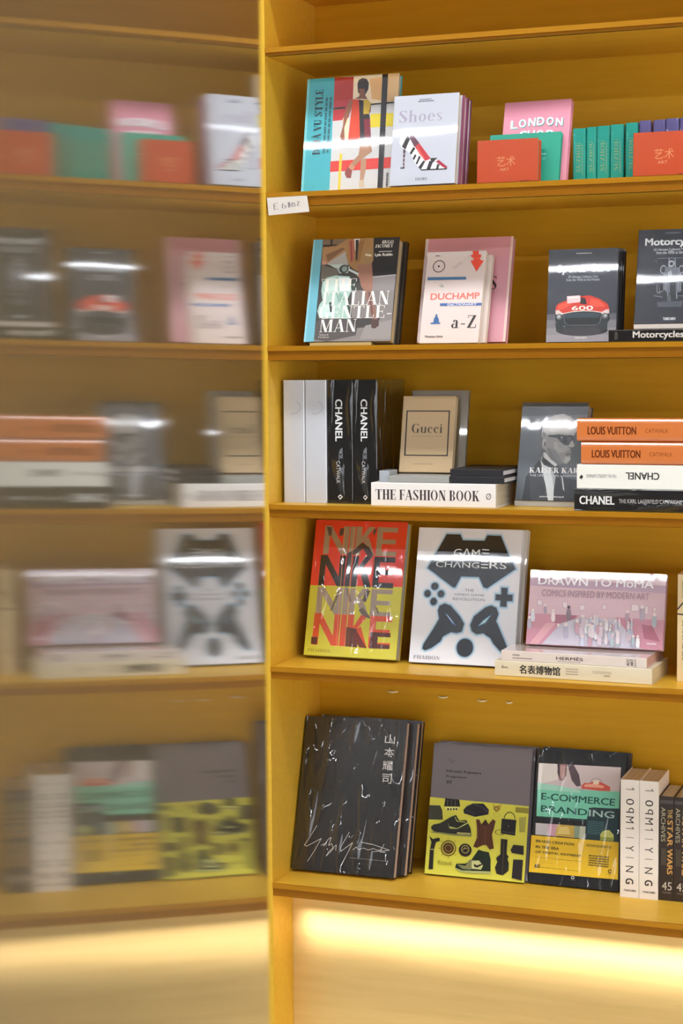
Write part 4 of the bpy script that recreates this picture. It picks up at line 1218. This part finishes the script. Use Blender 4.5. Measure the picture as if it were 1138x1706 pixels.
def orange_book(key, label):
    x, y, z, w, h, t, lean, yw = PLACE[key]; w = .137
    o = book('boxed_book', label, M_front(x, y, z, lean, yw, t), w, h, t, 'bc461e', 'film', 'c86030', 'orange boxed art books', r=.003, b=.004)
    p = face_front(w, h); p.art(ART['orange']); p.flush(o, 'film')
    return o
orange_book('orange', 'small orange wrapped art book in front of the pink and green books')
orange_book('orange2', 'small orange wrapped book in front of the purple spines, top row right edge')
xs_ = [(.691, .0295, .118), (.7215, .0225, .1195), (.7446, .0285, .1205), (.7739, .0295, .122), (.807, .0275, .124)]
words = ['first green clothbound spine from the left on the top row', 'second green clothbound spine from the left on the top row', 'third green clothbound spine on the top row, under the most creased film', 'fourth green clothbound spine from the left on the top row', 'fifth green clothbound spine, beside the right orange book']
for (x, t, h), lab in zip(xs_, words):
    o = book('clothbound_book', lab, M_spine(x, .08, Z1, t), .13, h, t, '1a9484', 'wrap', 'd0c8b0', 'green clothbound books on the top row', r=.005)
    spine_text(o, t, h, [('t', 'spine_title', 'SUZHOU', .3, .25, .62, .8, -90, 'd', 0, '8aa070'), ('d', .7, .3, .8, .85, 1, '7c9c78')], 'wrap')
for (x, t, h), lab in zip([(.8366, .0258, .127), (.867, .0262, .127), (.8936, .0285, .1285), (.9235, .028, .1285)], ['purple wrapped spine next to the green spines, top row', 'purple wrapped spine second from the green spines, top row', 'purple wrapped spine third from the green spines, top row', 'purple wrapped spine at the right edge of the top row']):
    o = book('clothbound_book', lab, M_spine(x, .08, Z1, t), .13, h, t, '5a5484', 'wrap', 'd0c8b0', 'purple clothbound books on the top row', r=.005)

# ------------------------------------------------------------------ row 2
shown('italian', 'art_book', 'hardback with pale blue spine band and a suited man on a mint scooter', '4a4642', 'matte', pg='c4b088', r=.002)
x, y, z, w, h, t, lean, yw = PLACE['italian']
book('art_book', 'dark book leaning behind the suited-man scooter book', M_front(x + .014, y + (t + .001) / math.cos(lean), z, lean, yw, .012), w - .006, h * .99, .012, '2a2422', 'gloss', pg='a09078')
x, y, z, w, h, t, lean, yw = PLACE['pink']; PLACE['pink'] = (x, y + .005, z, w, h, t, PLACE['duchamp'][6], yw)
x, y, z, w, h, t, lean, yw = PLACE['duchamp']; PLACE['duchamp'] = (x, y, z, w, h, .013, lean, yw)
shown('duchamp', 'paperback', 'cream paperback with red arrow, blue bars and bicycle wheel, front of its pair', 'dccbc4', 'matte', b=.001, ins=.001, pg='e4d8c8', group='cream dictionaries')
behind('duchamp', 1, 'paperback', 'second cream paperback half hidden behind the red-arrow paperback', 'd8c8be', 'matte', dx=.012, dz=.955, b=.001, ins=.001, pg='e4d8c8', group='cream dictionaries')
shown('pink', 'art_book', 'big dusty pink book in a clear sleeve behind the cream red-arrow paperbacks', 'd0909c', 'film', pg='d8b0b0')
shown('sports', 'art_book', 'charcoal book with a red racing car numbered 600, front copy', '44464e', 'gloss', b=.0015, group='racing car books')
behind('sports', 1, 'art_book', 'black-edged book directly behind the red racing car book', '18181c', dx=.004, pg='28241f', b=.0015, group='racing car books')
behind('sports', 2, 'art_book', 'black-edged book rearmost behind the red racing car book', '18181c', dx=.006, pg='28241f', b=.0015, group='racing car books')
shown('motor', 'art_book', 'charcoal book with a front-on motorcycle, leaning at the right edge of the second row', '26262c', 'gloss', pg='cfc4b4', b=.0015)
o = book('art_book', 'black book lying flat under the motorcycle book, white lettering on its spine', M_flat(.786, .018, Z2, .26, .0268), .2, .26, .0268, '1a1818', 'gloss', 'cfc4b4', r=.002)
spine_text(o, .0268, .26, [('t', 'spine_title', 'Motorcycles', .18, .2, .86, .62, 90, 's', 1, 'cfc8c0'), ('t', 'publisher_lettering', 'TASCHEN', .2, .05, .8, .075, 0, 's', 0, '7a7470')])

# ------------------------------------------------------------------ row 3
ys = .07; hC = .2855
for x, t, lab in ((.0088, .0535, 'silver white thick book spine touching the left side panel'), (.0635, .0535, 'second silver white thick book spine, beside the black spines')):
    o = book('thick_book', lab, M_spine(x, ys, Z3, t), .2, hC, t, 'c4c6cc', 'film', 'd8d4cc', 'silver white thick books', r=.003)
    p = face_spine(t, hC); V = []
    for i in range(15):
        a = R(-60 + 170 * i / 14); V.append((.45 + .35 * math.cos(a), .22 + .055 * math.sin(a)))
    p.stroke('spine_title', V, .0022, 'aeb0b8'); p.flush(o, 'film')  # grey arc is glare painted on the spine, no lettering
for x, t, lab in ((.1182, .0635, 'black thick book spine with white capitals, left of the two'), (.1822, .0585, 'black thick book spine with white capitals, right of the two')):
    o = book('thick_book', lab, M_spine(x, ys, Z3, t), .2, hC, t, '141213', 'wrap', 'd8d4cc', 'black thick books', r=.003)
    spine_text(o, t, hC, [('t', 'spine_title', 'CHANEL', .32, .155, .6, .495, 90, 's', 1, 'e4e4e4'), ('t', 'subtitle', 'CATWALK', .36, .655, .5, .835, 90, 's', 0, 'c8c8c8'), ('p', [(.4, .945), (.5, .925), (.6, .945), (.5, .97)], 'd8d8d8'), ('p', [(.44, .947), (.5, .937), (.55, .943), (.5, .955)], '141213')], 'wrap')
tF = .0535
o = book('thick_book', 'white thick book lying flat with a black serif title, beside the black spines', M_flat(.2425, .022, Z3, .292, tF), .23, .292, tF, 'e6dfd8', 'matte', 'ded4c0', r=.002)
spine_text(o, tF, .292, [('t', 'spine_title', 'THE FASHION BOOK', .28, .035, .72, .875, 90, 'd', 1, '3a2a2c'), ('t', 'publisher_mark', 'Ø', .36, .925, .62, .965, 90, 's', 0, '4a4440')], 'matte')
zF = Z3 + tF
o = box('bookend', .2558, .2795, .04, .10, 0, .0262, simple('clear_grey', 'a4a8ac', .15), None, .001); o.location = (0, 0, zF)
o['label'] = 'small grey translucent block standing on the white flat book beside the black spines'; o['category'] = 'bookend'
book('thin_book', 'thin silver grey book lying under the tan framed-title book', M_flat(.281, .035, zF, .142, .0152), .19, .142, .0152, '9a9890', 'matte', 'c8c4bc', r=.002)
book('thin_book', 'thin black book with white pages lying on the white flat book, lower of two', M_flat(.4262, .035, zF, .124, .0162), .19, .124, .0162, '1c1a1e', 'matte', 'd4d0d4', group='thin black notebooks', b=.004, ins=.0).rotation_euler
book('thin_book', 'thin black book with white pages lying on the white flat book, upper of two', M_flat(.4258, .035, zF + .0165, .122, .0158), .19, .122, .0158, '1c1a1e', 'matte', 'd4d0d4', group='thin black notebooks', b=.0035, ins=.0)
x, y, z, w, h, t, lean, yw = PLACE['gucci']; PLACE['gucci'] = (x + .004, y, zF + .0155, w, h, t, lean, 0)
shown('gucci', 'art_book', 'tan hardback with a serif title inside a thin black frame, standing on the flat stack', 'c2a67e', 'matte', pg='b8b8b8', r=.003)
x, y, z, w, h, t, lean, yw = PLACE['gucciback']
book('art_book', 'grey metallic-edged book behind the tan framed-title hardback', M_front(x + .006, PLACE['gucci'][1] + .022, zF + .0155, R(12), 0, .012), w + .009, .192, .012, '6c6048', 'gloss', pg='8c9094', r=.003)
shown('karl', 'art_book', 'grey portrait book of a white-haired man in dark sunglasses, leaning beside the orange stack', '5c6268', 'film', pg='b8b4ac', b=.002)
zk = Z3
for nm, lab, M, w_, h_, t_, cl, kind, pg_, grp, rr_, items in [
  ('thick_book', 'black flat book with white capitals, bottom of the stack on the third row', M_flat(.714, .012, zk, .28, .0485), .22, .28, .0485, '141213', 'wrap', 'e0dcd0', 'flat fashion books', .002,
     [('t', 'spine_title', 'CHANEL', .3, .04, .68, .315, 90, 's', 1, 'e4e0dc'), ('t', 'subtitle', 'THE KARL LAGERFELD CAMPAIGNS', .38, .35, .56, .83, 90, 's', 0, 'b8b4b0')]),
  ('thick_book', 'white flat book with upside-down black lettering, second from the bottom of the stack', M_flatdown(.7195, .012, zk + .0486), .22, .28, .0523, 'e4e0d4', 'matte', 'e0dcd0', 'flat fashion books', .002,
     [('t', 'spine_title', 'CHANEL', .3, .36, .6, .62, 90, 's', 1, '2a2422'), ('t', 'subtitle', 'THE KARL LAGERFELD CAMPAIGNS', .4, .69, .54, .925, 90, 's', 0, '5a5450'), ('p', [(.42, .965), (.5, .95), (.62, .962), (.55, .982)], '2a2422')]),
  ('thick_book', 'orange rounded-spine flat book directly on the white flat book', M_flat(.7285, .012, zk + .101, .275, .0497), .2, .275, .0497, 'ce743a', 'film', 'e4dccc', 'orange flat books', .010,
     [('t', 'spine_title', 'LOUIS VUITTON', .3, .085, .64, .47, 90, 's', 1, '6a3014'), ('t', 'subtitle', 'CATWALK', .38, .54, .56, .72, 90, 's', 0, '8a4820')]),
  ('thick_book', 'orange rounded-spine flat book on top of the stack', M_flat(.7190, .012, zk + .1508, .275, .0505), .2, .275, .0505, 'ce743a', 'film', 'e4dccc', 'orange flat books', .010,
     [('t', 'spine_title', 'LOUIS VUITTON', .3, .085, .64, .47, 90, 's', 1, '6a3014'), ('t', 'subtitle', 'CATWALK', .38, .54, .56, .72, 90, 's', 0, '8a4820')])]:
    o = book(nm, lab, M, w_, h_, t_, cl, kind, pg_, grp, r=rr_)
    spine_text(o, t_, h_, items, kind)

# ------------------------------------------------------------------ row 4
shown('nike', 'art_book', 'shrink-wrapped book, red above and yellow below, with four rows of huge block capitals', 'c8a838', 'wrap', pg='b8b4b0', r=.002)
shown('game', 'art_book', 'white book with black game controller shapes and blue glow, front copy', 'e2e4ec', 'gloss', pg='b4a898', group='game controller books')
behind('game', 1, 'art_book', 'white-edged second copy behind the game controller book', 'd0ccc4', dx=.008, dz=.995, pg='b4a898', group='game controller books')
x, y, z, w, h, t, lean, yw = PLACE['moma']; zb = Z4 + .0345
o = book('paperback', 'beige flat book with large black characters on its spine, bottom of the pair', M_flat(.526, .048, Z4, .356, .0345, R(-2)), .17, .356, .0345, 'd8ccb0', 'matte', 'd4c49c', b=.0012, ins=.0005)
spine_text(o, .0345, .356, [('t', 'spine_title', '名表博物馆', .22, .16, .8, .425, 90, 's', 1, '2c2824'), ('d', .3, .46, .8, .54, 3, 'a89c88'), ('t', 'author_lettering', 'Bea.', .52, .045, .68, .09, 90, 's', 0, '5a5040'), ('d', .5, .63, .7, .75, 2, 'a89c80'), ('d', .35, .7, .45, .74, 1, '8c8064')], 'matte')
o = book('paperback', 'pale pinkish flat book with small black capitals on its spine, upper of pair', M_flat(.5395, .052, zb, .330, .0228, R(-2)), .17, .330, .0228, 'd8c8bc', 'film', 'c89c8c', b=.0012, ins=.0005)
spine_text(o, .0228, .33, [('t', 'spine_title', 'HERMÈS', .36, .385, .74, .57, 90, 's', 1, '3a3030'), ('t', 'subtitle', 'PHILOSOPHIE', .16, .4, .28, .555, 90, 's', 0, '7a6c64'), ('d', .5, .08, .7, .13, 1, '8c7c74'), ('d', .22, .08, .38, .22, 1, '8c7c74'), ('t', 'corner_lettering', 'ACC', .15, .865, .85, .885, 0, 's', 1, '4a4040'), ('t', 'corner_lettering', 'ART', .15, .892, .85, .91, 0, 's', 1, '4a4040'), ('t', 'corner_lettering', 'BOOK', .15, .918, .85, .93, 0, 's', 0, '4a4040')], 'matte')
PLACE['moma'] = (x, y - .006, zb + .0228, w, h, t, lean, 0)
shown('moma', 'art_book', 'wide pale pink book showing a crowded museum hall, standing on two flat books', 'd8b4bc', 'film', pg='c89098', b=.002)
h_ = .2365
o = book('thick_book', 'beige upright book with a black looped line on its spine at the right edge', M_spine(.9245, .1, Z4, .032), .17, h_, .032, 'd8be90', 'matte', 'd8c8a8')
p = face_spine(.032, h_)
p.stroke('spine_art', [(0, .33), (.35, .27), (.7, .22), (1, .2)], .003, '221c20'); p.stroke('spine_art', [(.02, .37), (.5, .375), (1, .36)], .003, '221c20')
p.text('spine_title', 'GARANCE DORÉ', .3, .06, .48, .22, 90, 's', 0, '5a4c34'); p.text('subtitle', 'LOVE STYLE LIFE', .35, .43, .55, .8, 90, 's', 1, '4a3c28'); p.flush(o, 'matte')

# ------------------------------------------------------------------ row 5
shown('yohji', 'art_book', 'big black shrink-wrapped book with a white signature and vertical characters', '17120f', 'wrap', pg='c4a894', b=.0018, ins=.0015, group='black signature books')
behind('yohji', 1, 'art_book', 'second big black book behind the black signature book', '17120f', 'wrap', dx=.018, dz=.985, pg='c4a894', group='black signature books', b=.0018, ins=.0015)
behind('yohji', 2, 'art_book', 'third big black book rearmost behind the black signature book', '17120f', 'wrap', dx=.021, dz=.985, pg='b4946c', group='black signature books', b=.003)
shown('fragment', 'art_book', 'grey over yellow book covered with black shoes, bags and a guitar case, front copy', '746c70', 'film', pg='807c78', group='grey and yellow books')
behind('fragment', 1, 'art_book', 'second copy directly behind the grey and yellow shoe-collage book', '746c70', 'wrap', dx=.004, pg='807c78', group='grey and yellow books')
behind('fragment', 2, 'art_book', 'rearmost copy behind the grey and yellow shoe-collage book', '746c70', 'wrap', dx=.008, pg='807c78', group='grey and yellow books')
shown('ecom', 'art_book', 'black book with turquoise title band and yellow lower band, front copy', '1a1c20', 'wrap', pg='a09c94', group='branding books')
behind('ecom', 1, 'art_book', 'second copy directly behind the turquoise and yellow banded book', '2a3038', 'wrap', dx=.004, pg='b8b0a8', group='branding books')
behind('ecom', 2, 'art_book', 'rearmost copy behind the turquoise and yellow banded book', '2a3038', 'wrap', dx=.005, pg='b8b0a8', group='branding books')
for x, lab in ((.790, 'white upright book with spaced black characters down its spine, left of two'), (.8335, 'white upright book with spaced black characters down its spine, right of two')):
    t, h_ = .0428, .272
    o = book('thick_book', lab, M_spine(x, .160, Z5, t), .135, h_, t, 'e2d8cc', 'matte', 'd8c8b0', 'white upright books', b=.0015, r=.001)
    spine_text(o, t, h_, [('t', 'spine_title', ch, .3, v, .72, v + .055 * s, 90, 's', bd, '2a2626') for ch, v, s, bd in (('0', .16, .95, 0), ('q', .235, .8, 0), ('M', .31, 1.0, 0), ('I', .487, .07, 0), ('Y', .555, .9, 0), ('I', .657, .07, 0), ('N', .73, .95, 0), ('G', .835, .9, 1))] + [('t', 'publisher_lettering', 'TASCHEN', .2, .93, .85, .947, 0, 's', 1, '3a3434')] + [('p', q_, '2a2626') for v in (.078, .41) for q_ in ([(.3, v), (.74, v), (.74, v + .005), (.3, v + .005)], [(.74, v + .005), (.66, v - .014), (.6, v - .014), (.68, v + .003)])], 'matte')
for x, lab in ((.8775, 'dark brown upright book with gold title on its spine, beside the white spines'), (.9105, 'dark brown upright book with gold title on its spine, at the right edge')):
    t, h_ = .0325, .239
    o = book('thick_book', lab, M_spine(x, .165, Z5, t), .13, h_, t, '2c2018', 'matte', 'd8ccb4', 'dark brown upright books', b=.0015, r=.001)
    spine_text(o, t, h_, [('p', [(.05, .035), (.95, .035), (.95, .07), (.05, .07)], '4a4444'), ('t', 'spine_title', 'ARCHIVES', .12, .105, .42, .435, 90, 's', 0, 'b4ac90'), ('t', 'spine_title', 'THE', .58, .12, .9, .21, 90, 's', 1, 'b89a58'), ('t', 'spine_title', 'STAR', .56, .225, .94, .475, 90, 's', 1, 'd09a50'), ('t', 'spine_title', 'WARS', .56, .50, .94, .745, 90, 's', 1, 'd09a50'), ('d', .15, .5, .5, .66, 3, '5c5240'), ('t', 'series_number', '45', .22, .82, .9, .9, 0, 's', 0, 'c8beb0'), ('t', 'publisher_lettering', 'TASCHEN', .22, .915, .85, .93, 0, 's', 0, '8c8478')], 'matte')

# ------------------------------------------------------------------ shelf tag
V = [(.003, -.0022, .3817 + .002), (.101, -.0022, .3852), (.108, -.006, .3485), (.0085, -.006, .3437)]
V2 = V + [(x, y + .0005, z) for x, y, z in V]
tg = mesh('shelf_tag', V2, [(0, 3, 2, 1), (4, 5, 6, 7), (0, 1, 5, 4), (1, 2, 6, 5), (2, 3, 7, 6), (3, 0, 4, 7)], simple('tag_paper', 'cfc4b8', .4))
tg['label'] = 'white handwritten paper tag stuck on the left end of the top shelf edge'; tg['category'] = 'tag'
p = Print(FR((.003, -.0024, .384), (.0985, 0, .0025), (.005, -.0039, -.038)), 1, 1)
for pts in ([(.26, .35), (.16, .4), (.16, .75), (.27, .72)], [(.17, .55), (.24, .54)], [(.38, .4), (.36, .7)], [(.42, .5), (.46, .62), (.4, .72)], [(.52, .35), (.52, .68)], [(.55, .35), (.55, .66)], [(.52, .5), (.6, .48)], [(.62, .38), (.6, .64), (.68, .62), (.66, .4)], [(.72, .36), (.79, .36), (.73, .6), (.8, .6)]):
    p.stroke('handwriting', pts, .022, '6c6464')
p.flush(tg, 'matte')

# ------------------------------------------------------------------ slivers made for light glints on the back of the bottom compartment
glint_m = simple('glint_sliver', 'e8dcb8', .12)
for px_, pz, wd, lab in ((.1926, -.7995, .028, 'leftmost of four small added light-glint slivers on the back panel above the bottom row'), (.322, -.8054, .026, 'second from left of four small added light-glint slivers above the bottom row'), (.4204, -.8084, .024, 'third from left of four small added light-glint slivers above the bottom row'), (.4876, -.8088, .018, 'rightmost of four small added light-glint slivers above the bottom row')):
    V, F = [], []
    for i in range(9):
        a = -1 + 2 * i / 8
        for dz in (0, .0035 - .0016 * a * a):
            for dy in (0, -.006 * (1 - a * a) - .0012): V.append((a * wd / 2, dy, dz + .003 * a * a))
    for i in range(8):
        k = i * 4
        F += [(k, k + 4, k + 5, k + 1), (k + 2, k + 3, k + 7, k + 6), (k + 1, k + 5, k + 7, k + 3), (k, k + 2, k + 6, k + 4)]
    F += [(0, 1, 3, 2), (32, 34, 35, 33)]
    o = mesh('glint_sliver', V, F, glint_m); o.location = (px_, D - .0003, pz)
    o['label'] = lab; o['category'] = 'glint'; o['group'] = 'light-glint slivers on the back panel'

# ------------------------------------------------------------------ display wedges under three leaning books
def wedge(key, x0, x1, colr, lab):
    x, y, z, w, h, t, lean, yw = PLACE[key]; H = t * math.sin(lean) - .0012; L = t * math.cos(lean) - .002
    V = [(0, 0, 0), (0, 0, H), (0, L, 0), (x1 - x0, 0, 0), (x1 - x0, 0, H), (x1 - x0, L, 0)]
    o = mesh('display_wedge', V, [(0, 2, 1), (3, 4, 5), (0, 1, 4, 3), (1, 2, 5, 4), (0, 3, 5, 2)], simple('wedge_' + colr, colr, .3))
    o.location = (x0, y + .001 + (x0 - x) * math.sin(yw), z + .0002); o.rotation_euler = (0, 0, yw)
    o['label'] = lab; o['category'] = 'book stand'; o['group'] = 'display wedges'
wedge('karl', PLACE['karl'][0] - .001, PLACE['karl'][0] + .150, 'b4b4b0', 'silver grey display wedge under the grey portrait book')
wedge('italian', PLACE['italian'][0] + .014, PLACE['italian'][0] + .165, 'b8a474', 'tan display wedge under the suited-man scooter book')
wedge('motor', PLACE['motor'][0], PLACE['motor'][0] + PLACE['motor'][3] - .002, 'c8bcb0', 'pale display wedge between the leaning motorcycle book and the flat one')
